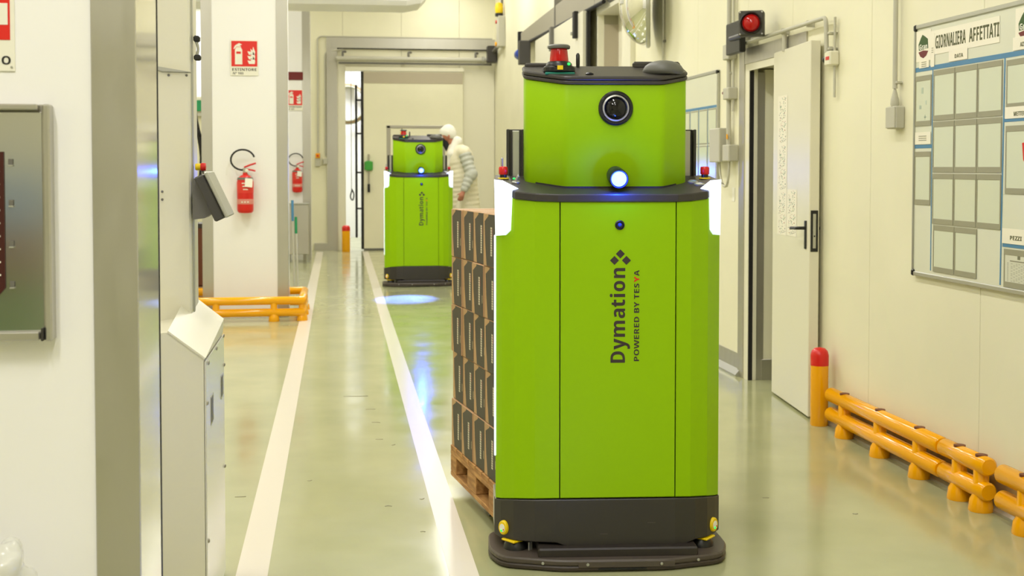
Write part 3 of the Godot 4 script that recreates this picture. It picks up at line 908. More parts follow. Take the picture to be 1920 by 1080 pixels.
# ---------------------------------------------------------------- far wall
func build_far_wall() -> void:
	var Z := -22.3
	var w := Node3D.new()
	w.name = "wall_far"
	w.set_meta("kind", "structure")
	add_child(w)
	for s in [[-5.2, -2.72, 0.0, 5.0], [-2.72, -2.12, 0.0, 2.72], [-2.72, -2.12, 4.3, 5.0], [-2.12, 0.10, 0.0, 5.0], [0.10, 2.2, 3.27, 5.0], [2.2, 3.2, 0.0, 5.0]]:
		var b := slabbox(s[0], s[1], s[2], s[3], Z - 0.022, Z - 0.25)
		part(w, "core", b[0], M("seam"), b[1])
		panels(w, 0, Z, 1.0, s[0], s[1], s[2], s[3], M("wall"), 1.2)
	# bright room beyond
	for s in [["room_wall", -5.2, 5.2, 0.0, 5.0, -26.3, -26.5], ["room_wall", 5.0, 5.2, 0.0, 5.0, -22.5, -26.3], ["room_wall", -5.2, -5.0, 0.0, 5.0, -22.5, -26.3]]:
		var b := slabbox(s[1], s[2], s[3], s[4], s[5], s[6])
		part(w, s[0], b[0], M("wall_white"), b[1])
	for x in [-2.6, 0.6]:
		var t := thing("ceiling_light", "white ceiling light in the bright room behind the far wall", "light", Vector3(x, 4.93, -24.4), 0, "ceiling lights of the room beyond")
		part(t, "housing", bevbox(Vector3(0.34, 0.06, 1.6), 0.008), M("white_enamel"), Vector3(0, 0.03, 0))
		part(t, "light_diffuser", bevbox(Vector3(0.28, 0.012, 1.52), 0.003), M("light_tube"), Vector3(0, -0.004, 0))
		var l := AreaLight3D.new()
		l.name = "lamp"
		l.area_size = Vector2(0.28, 1.52)
		l.light_color = Color(0.97, 0.98, 1.0)
		l.light_energy = 26.0
		l.shadow_enabled = true
		l.position = Vector3(0, -0.016, 0)
		l.rotation_degrees = Vector3(-90, 0, 0)
		t.add_child(l)
	# white window frame in the left part
	var wn := Node3D.new()
	wn.name = "window_1"
	wn.set_meta("kind", "structure")
	add_child(wn)
	for s in [[-2.76, -2.08, 2.68, 2.74], [-2.76, -2.08, 4.28, 4.34], [-2.76, -2.70, 2.7, 4.3], [-2.14, -2.08, 2.7, 4.3]]:
		var b := slabbox(s[0], s[1], s[2], s[3], Z + 0.02, Z - 0.26)
		part(wn, "window_frame", b[0], M("white_enamel"), b[1])
	var gl := M("pane_glass", 1, 1, 1, 0.02)
	gl.transparency = BaseMaterial3D.TRANSPARENCY_ALPHA
	gl.albedo_color.a = 0.06
	part(wn, "pane", bevbox(Vector3(0.58, 1.56, 0.008), 0.001), gl, Vector3(-2.42, 3.5, Z - 0.12))
	# steel portal round the sliding door
	var d := Node3D.new()
	d.name = "door_4"
	d.set_meta("kind", "structure")
	add_child(d)
	for s in [["steel_beam", "steel", -0.19, 2.90, 3.63, 3.815, Z + 0.05, Z], ["steel_jamb", "steel", -0.19, -0.0, 0.0, 3.63, Z + 0.045, Z], ["kick_plate", "steel", -0.42, 0.0, 0.0, 0.13, Z + 0.055, Z], ["white_jamb", "white_enamel", 0.0, 0.145, 0.0, 3.45, Z + 0.03, Z - 0.26], ["lintel", "white_enamel", 0.145, 2.27, 3.22, 3.29, Z + 0.13, Z - 0.1],
			["side_panel", "white_enamel", 2.27, 2.84, 0.0, 3.26, Z + 0.03, Z], ["beam_shadow_gap", "rubber", -0.0, 2.9, 3.615, 3.632, Z + 0.045, Z]]:
		var b := slabbox(s[2], s[3], s[4], s[5], s[6], s[7])
		part(d, s[0], b[0], M(s[1]), b[1])
	var e := Node3D.new()
	e.name = "door_5"
	e.set_meta("kind", "structure")
	add_child(e)
	e.position = Vector3(0.0, 0, Z + 0.08)
	var b := slabbox(0.46, 2.26, 0.02, 3.215, 0.0, 0.06)
	b = [bevbox(Vector3(1.80, 3.195, 0.07), 0.008), Vector3(1.36, 1.6175, 0.0)]
	part(e, "leaf", b[0], M("wall"), b[1])
	part(e, "top_strip", bevbox(Vector3(1.78, 0.20, 0.006), 0.002), M("greige"), Vector3(1.36, 3.10, 0.038))
	part(e, "edge_gasket", bevbox(Vector3(0.045, 3.19, 0.09), 0.006), M("rubber"), Vector3(0.44, 1.615, 0.0))
	part(e, "bottom_seal", bevbox(Vector3(1.8, 0.035, 0.08), 0.006), M("grey_dark"), Vector3(1.36, 0.02, 0.0))
	part(e, "strip_edge", bevbox(Vector3(0.04, 2.75, 0.05), 0.006), M("rubber"), Vector3(0.335, 1.60, -0.08))
	for y in [0.75, 1.4, 2.1, 2.7]:
		part(e, "link", bevbox(Vector3(0.08, 0.03, 0.03), 0.004), M("rubber"), Vector3(0.385, y, -0.05))
	var hnd := part(e, "handle", bevbox(Vector3(0.03, 0.66, 0.03), 0.006), M("steel_matt"), Vector3(0.553, 1.40, 0.065))
	part(hnd, "green_tag", lathe([[0.03, -0.09], [0.075, -0.07], [0.075, 0.07], [0.03, 0.09]], 8, false), M("green_tag"), Vector3(0, 0.12, 0.0))
	part(hnd, "grip", bevbox(Vector3(0.045, 0.15, 0.05), 0.008), M("black"), Vector3(0, -0.28, 0.01))
	# door rail pipe
	var c := thing("rail_pipe", "grey pipe rail with three hooks over the far sliding door", "pipe", Vector3(0, 0, Z + 0.16))
	part(c, "pipe", tube([Vector3(-0.02, 3.43, 0), Vector3(2.75, 3.43, 0)], 0.045, 12), M("grey_plastic"))
	part(c, "rail", bevbox(Vector3(2.75, 0.035, 0.05), 0.005), M("grey_dark"), Vector3(1.4, 3.355, -0.02))
	for x in [0.1, 1.27, 2.48]:
		part(c, "hook", tube(bend([Vector3(x, 3.46, 0), Vector3(x, 3.56, 0), Vector3(x + 0.05, 3.56, -0.11)], 4, 0.03), 0.02, 8), M("grey_dark"))
	for x in [2.62, 2.72]:
		part(c, "coupling", lathe([[0.05, -0.03], [0.07, -0.02], [0.07, 0.02], [0.05, 0.03]], 14), M("alu"), Vector3(x, 3.43, 0), Vector3(0, 0, 90))
	c = thing("drive_box", "dark drive box at the right end of the pipe over the far sliding door", "drive", Vector3(2.755, 3.52, Z + 0.32))
	part(c, "body", bevbox(Vector3(0.17, 0.3, 0.2), 0.01), M("dark"))
	part(c, "arm", tube([Vector3(0.02, 0.05, 0.1), Vector3(0.04, 0.10, 0.85)], 0.03, 8), M("grey_dark"))
	# conduit and switches left of the portal
	c = thing("wall_switches", "thin conduit down to small switches with a yellow plate left of the far portal", "switch", Vector3(0, 0, Z))
	part(c, "pipe", tube(bend([Vector3(-0.345, 1.75, 0.02), Vector3(-0.345, 3.83, 0.02), Vector3(2.8, 3.83, 0.02)], 5, 0.08), 0.014, 8), M("grey_plastic"))
	part(c, "pipe", tube(bend([Vector3(-0.215, 1.7, 0.02), Vector3(-0.215, 3.56, 0.02), Vector3(0.1, 3.60, 0.06)], 5, 0.08), 0.012, 8), M("grey_plastic"))
	part(c, "switch_box", bevbox(Vector3(0.09, 0.22, 0.06), 0.006), M("grey_plastic"), Vector3(-0.35, 1.62, 0.03))
	part(c, "switch_box", bevbox(Vector3(0.08, 0.10, 0.06), 0.006), M("grey_plastic"), Vector3(-0.215, 1.60, 0.03))
	part(c, "yellow_plate", bevbox(Vector3(0.08, 0.09, 0.02), 0.004), M("yellow"), Vector3(-0.35, 1.70, 0.065))
	part(c, "red_knob", cyl(0.02, 0.03, 10), M("red"), Vector3(-0.35, 1.70, 0.075), Vector3(90, 0, 0))
	# signs on the sliding door
	single("door_sticker", "small round grey sticker above the blue label on the far sliding door", "sticker", cyl(0.03, 0.003, 16, 0.001), M("grey_dark"), Vector3(2.12, 1.60, Z + 0.116), Vector3(90, 0, 0))
	var ds := single("door_label", "small blue and white label on the far sliding door behind the worker", "label", bevbox(Vector3(0.13, 0.10, 0.003), 0.001), M("blue_tape"), Vector3(2.18, 1.49, Z + 0.1165))
	part(ds, "white_label", bevbox(Vector3(0.13, 0.16, 0.003), 0.001), M("paper"), Vector3(-0.01, -0.15, 0))
	# things in the bright gap
	c = thing("hose_coil", "round coil of pale hose hanging in the bright room beyond the door gap", "hose", Vector3(0.22, 2.83, -26.1))
	for k in 3:
		var pts := []
		for i in 25:
			pts.append(Vector3(cos(TAU * i / 24) * (0.42 - 0.03 * k), sin(TAU * i / 24) * (0.42 - 0.03 * k), 0.03 * k))
		part(c, "loop", tube(pts, 0.022, 8), M("kraft" if k == 1 else "grey_plastic"))
	part(c, "bracket", bevbox(Vector3(0.3, 0.08, 0.2), 0.01), M("grey_plastic"), Vector3(0, 0.36, -0.08))
	c = thing("hanging_hook", "small black hook hanging in the door gap of the far wall", "hook", Vector3(0.25, 1.0, Z - 0.3))
	part(c, "loop", tube(bend([Vector3(0, 0.1, 0), Vector3(0.05, 0.0, 0), Vector3(0.02, -0.13, 0), Vector3(-0.03, -0.05, 0), Vector3(0.01, 0.08, 0)], 4, 0.05), 0.012, 8), M("black"))
	part(c, "cord", tube([Vector3(0, 0.1, 0), Vector3(0, 2.25, 0)], 0.006, 6), M("grey_dark"))
	# lowered duct under the ceiling
	c = thing("air_duct", "white air duct hanging below the ceiling at the top left, with a small label", "duct", Vector3(0, 0.06, -17.0))
	var rings := []
	for x in [-2.6, 0.95, 1.15, 1.25]:
		var k: float = 0.0 if x < 1.0 else (0.04 if x < 1.2 else 0.14)
		rings.append(PackedVector3Array([Vector3(x, 3.66 + k, 0.0 - k), Vector3(x, 3.72 + k, 0.06 - k), Vector3(x, 4.3, 0.06 - k), Vector3(x, 4.3, -0.8), Vector3(x, 3.66 + k, -0.8)]))
	part(c, "body", loft(rings), M("wall_white"))
	part(c, "label", bevbox(Vector3(0.18, 0.10, 0.004), 0.001), M("grey_dark"), Vector3(0.97, 3.86, 0.062))
	for x in [-1.8, 0.6]:
		part(c, "hanger_rod", tube([Vector3(x, 4.29, -0.4), Vector3(x, 4.93, -0.4)], 0.012, 8), M("alu"))

# ---------------------------------------------------------------- left: pillars, machine, signs
func pillar(label: String, x0: float, x1: float, z: float, dp: float, top: float, cw: float) -> Node3D:
	var p := thing("pillar", label, "pillar", Vector3((x0 + x1) / 2, 0, z))
	var w := x1 - x0
	part(p, "core", bevbox(Vector3(w - 0.012, top, dp), 0.002), M("wall_white"), Vector3(0, top / 2, -dp / 2))
	for s in [-1, 1]:
		part(p, "corner_guard", bevbox(Vector3(cw, top, 0.006), 0.001), M("steel"), Vector3(s * (w / 2 - cw / 2), top / 2, 0.003))
		part(p, "corner_guard", bevbox(Vector3(0.006, top, minf(dp, 0.2)), 0.001), M("steel"), Vector3(s * (w / 2 - 0.003), top / 2, -minf(dp, 0.2) / 2))
	return p

func ext_sign(label: String, at: Vector3, s: float, yaw := 0.0, cap := true) -> void:
	var t := thing("extinguisher_sign", label, "sign", at, yaw)
	part(t, "plate", bevbox(Vector3(0.27 * s, 0.35 * s, 0.004), 0.001), M("paper"), Vector3(0, 0, 0.002))
	part(t, "red_field", bevbox(Vector3(0.25 * s, 0.25 * s, 0.003), 0.001), M("red_sign"), Vector3(0, 0.04 * s, 0.0045))
	var z0 := 0.0062
	part(t, "pictogram_bottle", prism(PackedVector2Array([Vector2(-0.09, -0.065) * s, Vector2(-0.02, -0.065) * s, Vector2(-0.02, 0.08) * s, Vector2(-0.035, 0.105) * s, Vector2(-0.075, 0.105) * s, Vector2(-0.09, 0.08) * s]), z0 - 0.001, z0), M("paper"))
	part(t, "pictogram_nozzle", prism(PackedVector2Array([Vector2(-0.105, 0.085) * s, Vector2(-0.09, 0.12) * s, Vector2(-0.05, 0.145) * s, Vector2(-0.02, 0.13) * s, Vector2(-0.045, 0.122) * s, Vector2(-0.028, 0.108) * s, Vector2(-0.075, 0.11) * s, Vector2(-0.09, 0.09) * s]), z0 - 0.001, z0), M("paper"))
	part(t, "pictogram_band", bevbox(Vector3(0.045 * s, 0.022 * s, 0.001), 0.0002), M("red_sign"), Vector3(-0.055 * s, 0.05 * s, z0 + 0.0006))
	for k in 3:
		var oy := -0.06 + 0.045 * k
		part(t, "pictogram_flame", prism(PackedVector2Array([Vector2(0.045, oy) * s, Vector2(0.10, oy) * s, Vector2(0.105, oy + 0.03) * s, Vector2(0.085, oy + 0.08) * s, Vector2(0.08, oy + 0.04) * s, Vector2(0.06, oy + 0.06) * s, Vector2(0.065, oy + 0.03) * s, Vector2(0.03, oy + 0.035) * s]), z0 - 0.001, z0), M("paper"))
	if cap:
		lettering(t, "ESTINTORE", 0.235 * s, 0.026 * s, M("ink"), Vector3(0, -0.115 * s, 0.0046))
		lettering(t, "N° 103", 0.10 * s, 0.022 * s, M("ink"), Vector3(-0.06 * s, -0.152 * s, 0.0046))

func extinguisher(label: String, at: Vector3) -> void:   # at: centre of the tank's foot, against the wall
	var t := thing("fire_extinguisher", label, "extinguisher", at, 0, "wall extinguishers")
	part(t, "tank", lathe([[0.02, 0.0], [0.062, 0.004], [0.077, 0.02], [0.080, 0.04], [0.080, 0.31], [0.072, 0.345], [0.045, 0.37], [0.024, 0.378], [0.022, 0.40]], 28), M("red"), Vector3(0, 0, 0.085))
	part(t, "label_band", lathe([[0.0808, 0.09], [0.0812, 0.092], [0.0812, 0.138], [0.0808, 0.14]], 28), M("label_band", 0.85, 0.55, 0.50, 0.4), Vector3(0, 0, 0.085))
	part(t, "instruction_print", lathe([[0.0808, 0.20], [0.0811, 0.202], [0.0811, 0.308], [0.0808, 0.31]], 28), M("instruction", 0.87, 0.22, 0.18, 0.4), Vector3(0, 0, 0.085))
	for k in 3:
		part(t, "print_line", bevbox(Vector3(0.07 - 0.012 * k, 0.010, 0.003), 0.001), M("paper"), Vector3(0.008, 0.295 - 0.03 * k, 0.1665))
	for k in 3:
		part(t, "print_line", bevbox(Vector3(0.015, 0.012, 0.003), 0.001), M("paper"), Vector3(-0.025 + 0.028 * k, 0.112, 0.1665))
	part(t, "inspection_tag", bevbox(Vector3(0.075, 0.085, 0.003), 0.001), M("paper"), Vector3(0.04, 0.30, 0.172), Vector3(-8, 22, -6))
	part(t, "valve", cyl(0.022, 0.05, 14), M("alu"), Vector3(0, 0.395, 0.085))
	part(t, "carry_handle", tube([Vector3(0.0, 0.435, 0.085), Vector3(0.06, 0.425, 0.09), Vector3(0.10, 0.415, 0.09)], 0.008, 8), M("red"))
	part(t, "squeeze_lever", tube([Vector3(-0.01, 0.45, 0.085), Vector3(0.05, 0.475, 0.09), Vector3(0.105, 0.492, 0.09)], 0.009, 8), M("red"))
	part(t, "gauge", cyl(0.016, 0.012, 14), M("paper"), Vector3(0.018, 0.42, 0.11), Vector3(90, 0, 0))
	var pts := []
	for i in 19:
		var a := lerpf(-0.35, 1.52, i / 18.0) * PI
		pts.append(Vector3(-0.03 + 0.105 * cos(a) * -1.0 * -1.0, 0.52 + 0.095 * sin(a), 0.085))
	pts = [Vector3(0.0, 0.425, 0.085)]
	for i in 17:
		var a := deg_to_rad(lerpf(-100.0, -345.0, i / 16.0))
		pts.append(Vector3(-0.022 + 0.115 * cos(a), 0.525 + 0.10 * sin(a), 0.085))
	part(t, "hose", tube(pts, 0.009, 8), M("rubber"))
	part(t, "wall_bracket", bevbox(Vector3(0.05, 0.06, 0.02), 0.004), M("grey_dark"), Vector3(0, 0.36, 0.01))
	part(t, "strap", lathe([[0.0805, 0.33], [0.074, 0.345], [0.0745, 0.350], [0.070, 0.352]], 24), M("grey_dark"), Vector3(0, 0, 0.085))

func build_left() -> void:
	# wall end beside the camera: stainless corner, polished return
	var Z := -3.0
	var w := Node3D.new()
	w.name = "wall_pier"
	w.set_meta("kind", "structure")
	add_child(w)
	var b := slabbox(-4.0, -0.476, 0.0, 5.0, Z - 0.005, Z - 0.345)
	part(w, "core", b[0], M("wall_white"), b[1])
	part(w, "corner_guard", bevbox(Vector3(0.102, 5.0, 0.006), 0.002), M("steel"), Vector3(-0.521, 2.5, Z))
	part(w, "polished_return", bevbox(Vector3(0.006, 5.0, 0.335), 0.001), M("polished"), Vector3(-0.473, 2.5, Z - 0.172))
	part(w, "rear_guard", bevbox(Vector3(0.02, 5.0, 0.008), 0.002), M("black"), Vector3(-0.478, 2.5, Z - 0.345))
	# sign at the top left
	var t := thing("wall_sign", "white sign with red field and letter O on the wall above the steel display case", "sign", Vector3(-0.87, 1.84, Z - 0.005))
	part(t, "plate", bevbox(Vector3(0.255, 0.235, 0.004), 0.001), M("paper"), Vector3(0, 0, 0.002))
	part(t, "red_field", bevbox(Vector3(0.235, 0.16, 0.002), 0.0005), M("red_sign"), Vector3(0, 0.035, 0.0045))
	lettering(t, "O", 0.020, 0.020, M("ink"), Vector3(0.108, -0.092, 0.0046))
	part(t, "pictogram", bevbox(Vector3(0.03, 0.05, 0.001), 0.0003), M("paper"), Vector3(0.098, 0.015, 0.006))
	part(t, "screw", cyl(0.003, 0.002, 8), M("alu"), Vector3(0.12, -0.108, 0.004), Vector3(90, 0, 0))
	# steel display cabinet
	t = thing("steel_cabinet", "polished steel display case with dark red printed panel on the white wall pier", "display case", Vector3(-0.905, 1.37, Z - 0.005))
	part(t, "back", bevbox(Vector3(0.49, 0.55, 0.02), 0.003), M("steel_matt"), Vector3(0, 0, 0.01))
	part(t, "mirror_plate", bevbox(Vector3(0.455, 0.515, 0.006), 0.002), M("mirror_plate", 0.83, 0.83, 0.82, 0.13, 0.95), Vector3(0, 0.0, 0.028))
	part(t, "top_rail", bevbox(Vector3(0.46, 0.014, 0.035), 0.003), M("steel"), Vector3(-0.01, 0.268, 0.03))
	part(t, "side_rail", bevbox(Vector3(0.017, 0.55, 0.045), 0.004), M("steel"), Vector3(0.238, 0.0, 0.022))
	part(t, "bottom_rail", bevbox(Vector3(0.46, 0.02, 0.04), 0.003), M("steel"), Vector3(-0.01, -0.262, 0.03))
	part(t, "end_tab", bevbox(Vector3(0.005, 0.03, 0.045), 0.001), M("dark"), Vector3(0.226, -0.258, 0.032))
	var pn := part(t, "printed_panel", prism(PackedVector2Array([Vector2(-0.2, 0.165), Vector2(0.142, 0.165), Vector2(0.142, -0.15), Vector2(0.125, -0.17), Vector2(-0.2, -0.17)]), 0.0335, 0.036), M("panel_print", 0.25, 0.07, 0.06, 0.35))
	for k in 9:
		part(pn, "print_line", bevbox(Vector3(0.05, 0.004, 0.001), 0.0003), M("paper"), Vector3(0.108, 0.12 - 0.03 * k, 0.0365))
	for k in 4:
		part(t, "square_hole", bevbox(Vector3(0.010, 0.013, 0.002), 0.0005), M("grey_dark"), Vector3(0.157, 0.142 - 0.0945 * k, 0.0345))
		part(t, "hole_lip", bevbox(Vector3(0.011, 0.004, 0.006), 0.001), M("alu"), Vector3(0.157, 0.133 - 0.0945 * k, 0.036))
	# white cloth bundle / plastic bag low on the left edge
	t = thing("plastic_bag", "crumpled clear plastic bag at the lower left edge in front of the wall", "bag", Vector3(-0.745, 0.565, Z + 0.13))
	var bones := []
	var rng := RandomNumberGenerator.new()
	rng.seed = 12
	for i in 9:
		var a := Vector3(rng.randf_range(-0.10, 0.03), rng.randf_range(-0.07, 0.07), rng.randf_range(-0.03, 0.03))
		bones.append([a, a + Vector3(rng.randf_range(-0.05, 0.03), rng.randf_range(-0.06, 0.06), rng.randf_range(-0.02, 0.02)), 0.045, 0.022])
	bones.append([Vector3(-0.04, 0.05, 0.0), Vector3(-0.075, 0.15, 0.01), 0.03, 0.008])
	bones.append([Vector3(0.0, 0.03, 0.0), Vector3(0.025, 0.10, 0.01), 0.025, 0.006])
	part(t, "film", nets(bones, 0.009, 0.02, 0.005), M("film"))
	t = thing("steel_bin", "white bin under the plastic bag at the lower left edge", "bin", Vector3(-0.82, 0.0, Z + 0.15))
	part(t, "body", lathe([[0.10, 0.0], [0.12, 0.01], [0.13, 0.42], [0.135, 0.43], [0.125, 0.43]], 24), M("white_enamel"))
	part(t, "rim", lathe([[0.125, 0.42], [0.138, 0.425], [0.138, 0.44], [0.125, 0.445]], 24), M("white_enamel"))
	# unseen stack added behind the camera so the steel case mirrors its colours
	for k in [["green plastic crate added behind the camera for its reflection, lowest of the mirrored stack", "mirror_green", Color(0.36, 0.52, 0.24), 0.0, 0.55], ["brown carton added on the green crate behind the camera, mirrored in the steel case", "mirror_brown", Color(0.52, 0.36, 0.20), 0.552, 0.45], ["pale blue carton added topmost of the stack behind the camera, mirrored in the steel case", "mirror_blue", Color(0.52, 0.64, 0.78), 1.004, 0.42]]:
		t = thing("added_crate", k[0], "crate", Vector3(-2.85, k[3], 4.9))
		part(t, "body", bevbox(Vector3(0.9, k[4], 0.6), 0.015), M(k[1], k[2].r, k[2].g, k[2].b, 0.6), Vector3(0, k[4] / 2, 0))
		part(t, "handle_bar", bevbox(Vector3(0.24, 0.04, 0.02), 0.006), M("grey_dark"), Vector3(0, k[4] * 0.6, -0.306))
	# the white machine
	t = thing("machine_cabinet", "white machine cabinet with sloped top and tall column behind the steel corner", "machine", Vector3(-0.42, 0, -3.97))
	var dp := 0.63
	part(t, "body", prism(PackedVector2Array([Vector2(-0.6, 0.0), Vector2(-0.004, 0.0), Vector2(-0.004, 0.893), Vector2(-0.112, 0.978), Vector2(-0.15, 0.974), Vector2(-0.6, 0.93)]), -dp, 0.0), M("white_enamel"))
	part(t, "sloped_lid", hexa([Vector3(-0.114, 0.979, -dp), Vector3(-0.001, 0.891, -dp), Vector3(-0.001, 0.891, 0.006), Vector3(-0.114, 0.979, 0.006), Vector3(-0.122, 1.043, -dp), Vector3(0.003, 0.942, -dp), Vector3(0.003, 0.895, 0.006), Vector3(-0.112, 0.984, 0.006)]), M("white_enamel"))
	part(t, "side_plate", bevbox(Vector3(0.006, 0.87, dp - 0.01), 0.001), M("side_plate", 0.88, 0.87, 0.82, 0.16, 0.25), Vector3(0.0, 0.448, -dp / 2))
	for s in [[0.698, -0.175, 0.095], [0.712, -0.53, 0.085]]:
		var gr := part(t, "grip_slot", bevbox(Vector3(0.003, s[2], 0.085), 0.001), M("alu"), Vector3(0.003, s[0], s[1]))
		part(gr, "recess", bevbox(Vector3(0.003, s[2] - 0.014, 0.062), 0.001), M("black"), Vector3(0.001, 0, 0))
	for s in [[0.868, -0.07], [0.876, -0.34], [0.883, -0.60], [0.745, -0.03], [0.775, -0.615], [0.40, -0.615], [0.3, -0.03]]:
		part(t, "screw", lathe([[0.008, 0.0], [0.007, 0.003], [0.003, 0.005], [0.0, 0.005]], 10), M("steel_matt"), Vector3(0.003, s[0], s[1]), Vector3(0, 0, -90))
	var cl := part(t, "column", bevbox(Vector3(0.30, 3.0, 0.22), 0.006), M("white_enamel"), Vector3(-0.233, 2.45, -0.49))
	part(cl, "column_edge", bevbox(Vector3(0.008, 3.0, 0.03), 0.002), M("alu"), Vector3(0.151, 0.0, 0.05))
	part(cl, "lip", hexa([Vector3(-0.03, -0.600, 0.112), Vector3(0.06, -0.626, 0.112), Vector3(0.155, -0.628, 0.112), Vector3(0.02, -0.606, 0.112), Vector3(-0.03, -0.596, 0.122), Vector3(0.06, -0.622, 0.122), Vector3(0.155, -0.624, 0.122), Vector3(0.02, -0.602, 0.122)]), M("alu"))
	for s in [[0.08, -0.635], [0.14, -0.635], [0.055, -1.035], [0.055, -1.062]]:
		part(cl, "bolt", cyl(0.0045, 0.004, 8), M("grey_dark"), Vector3(s[0], s[1], 0.11), Vector3(90, 0, 0))
	# monitor head on the column
	t = thing("operator_panel", "dark tilted operator panel sticking out from the white machine column", "control panel", Vector3(-0.485, 1.40, -4.33))
	part(t, "bracket", prism(PackedVector2Array([Vector2(-0.005, -0.08), Vector2(0.035, -0.075), Vector2(0.058, -0.06), Vector2(0.02, 0.06), Vector2(-0.005, 0.06)]), -0.10, 0.04), M("grey_dark"))
	part(t, "housing", bevbox(Vector3(0.034, 0.165, 0.24), 0.005), M("dark_plastic"), Vector3(0.055, -0.005, -0.03), Vector3(0, 0, 25))
	part(t, "face_plate", bevbox(Vector3(0.012, 0.17, 0.245), 0.004), M("alu"), Vector3(0.078, 0.006, -0.03), Vector3(0, 0, 25))
	t = thing("emergency_stop", "small red stop button with cable on the side of the white machine column", "button", Vector3(-0.492, 1.50, -4.40))
	part(t, "body", cyl(0.012, 0.02, 12), M("yellow_paint"), Vector3(0.0, 0, 0), Vector3(0, 0, -90))
	part(t, "red_cap", lathe([[0.012, 0], [0.015, 0.006], [0.013, 0.018], [0.0, 0.02]], 14), M("red"), Vector3(0.018, 0, 0), Vector3(0, 0, -90))
	part(t, "cable", tube(bend([Vector3(0.02, -0.005, 0), Vector3(0.035, -0.03, 0), Vector3(0.03, -0.07, 0.02), Vector3(0.0, -0.085, 0.04)], 4, 0.03), 0.004, 6), M("grey_dark"))
	t = thing("clamp_lamp", "small black clamp fitting high on the white machine column at the top edge", "fitting", Vector3(-0.487, 1.91, -4.40))
	part(t, "arm", tube(bend([Vector3(0.0, 0.03, 0), Vector3(0.012, 0.0, 0), Vector3(0.0, -0.03, 0)], 4, 0.02), 0.005, 8), M("alu"))
	part(t, "clamp", bevbox(Vector3(0.022, 0.022, 0.03), 0.005), M("black"), Vector3(0.004, 0.035, 0))
	part(t, "clamp", bevbox(Vector3(0.024, 0.02, 0.03), 0.005), M("black"), Vector3(0.006, -0.03, 0))
	# second pillar
	pillar("white pillar with steel corners and a fire extinguisher, inside the yellow guard rail", -1.325, -0.492, -12.4, 0.5, 5.0, 0.105)
	ext_sign("red extinguisher sign reading ESTINTORE on the nearer white pillar", Vector3(-0.905, 2.575, -12.394), 1.0)
	extinguisher("red fire extinguisher hanging on the nearer white pillar below its sign", Vector3(-0.90, 1.045, -12.394))
	# third pillar
	pillar("farther white pillar with steel corner and two red signs, beyond the guarded pillar", -1.15, -0.43, -20.0, 0.8, 3.99, 0.125)
	var m := part(get_node("pillar_001"), "red_plate", bevbox(Vector3(0.26, 0.13, 0.01), 0.002), M("maroon"), Vector3(0.118, 2.955, 0.006))
	ext_sign("red extinguisher sign on the farther white pillar", Vector3(-0.675, 2.57, -19.994), 0.95)
	extinguisher("smaller looking red fire extinguisher on the farther white pillar", Vector3(-0.64, 1.09, -19.994))
	t = thing("steel_locker", "grey steel box standing at the foot of the farther pillar", "cabinet", Vector3(-0.62, 0, -19.6))
	part(t, "body", bevbox(Vector3(0.34, 0.78, 0.3), 0.006), M("steel"), Vector3(0, 0.52, 0))
	part(t, "top", bevbox(Vector3(0.36, 0.02, 0.32), 0.004), M("alu"), Vector3(0, 0.92, 0))
	for sx in [-1, 1]:
		for sz in [-1, 1]:
			part(t, "leg", cyl(0.018, 0.135, 10), M("alu"), Vector3(sx * 0.14, 0, sz * 0.12))
	t = thing("tool_rack", "narrow blue and green handled tools leaning on the nearer pillar's far side", "tools", Vector3(-0.52, 0, -14.9))
	for s in [[0.0, "blue_tape", 1.1, 0.25], [0.04, "green_plastic", 0.9, 0.2]]:
		part(t, "handle", tube([Vector3(s[0], 0.0, 0), Vector3(s[0] - 0.02, s[2], -0.05)], 0.012, 8), M("grey_plastic"))
		part(t, "grip", tube([Vector3(s[0] - 0.018, s[2] - s[3], -0.04), Vector3(s[0] - 0.02, s[2], -0.05)], 0.016, 8), M(s[1]))
	# things glimpsed between machine and pillar
	t = thing("exit_sign", "green sign on the pale wall seen between machine column and nearer pillar", "sign", Vector3(-2.42, 2.58, -22.29))
	part(t, "plate", bevbox(Vector3(0.40, 0.19, 0.03), 0.004), M("green_plastic"), Vector3(0, 0, 0.015))
	part(t, "bracket", bevbox(Vector3(0.42, 0.05, 0.05), 0.004), M("grey_plastic"), Vector3(0, -0.16, 0.025))
	t = thing("carton_stack", "tall brown carton on a small base, glimpsed left of the nearer pillar", "carton", Vector3(-1.62, 0, -13.4))
	part(t, "carton", bevbox(Vector3(0.5, 0.62, 0.4), 0.006), M("brown_box"), Vector3(0, 0.56, 0))
	part(t, "lid", bevbox(Vector3(0.51, 0.05, 0.41), 0.006), M("print_dark"), Vector3(0, 0.88, 0))
	part(t, "base", bevbox(Vector3(0.5, 0.24, 0.4), 0.01), M("kraft"), Vector3(0, 0.12, 0))
	t = thing("black_cable", "thick black cable hanging beside the nearer pillar's left edge", "cable", Vector3(-1.40, 0, -12.9))
	part(t, "cable", tube(bend([Vector3(-0.05, 4.99, 0), Vector3(-0.05, 2.0, 0.0), Vector3(0.02, 1.75, 0), Vector3(0.03, 1.45, 0), Vector3(-0.03, 1.2, 0)], 5, 0.2), 0.022, 8), M("rubber"))
	part(t, "plug", bevbox(Vector3(0.05, 0.08, 0.05), 0.01), M("black"), Vector3(-0.035, 1.17, 0))

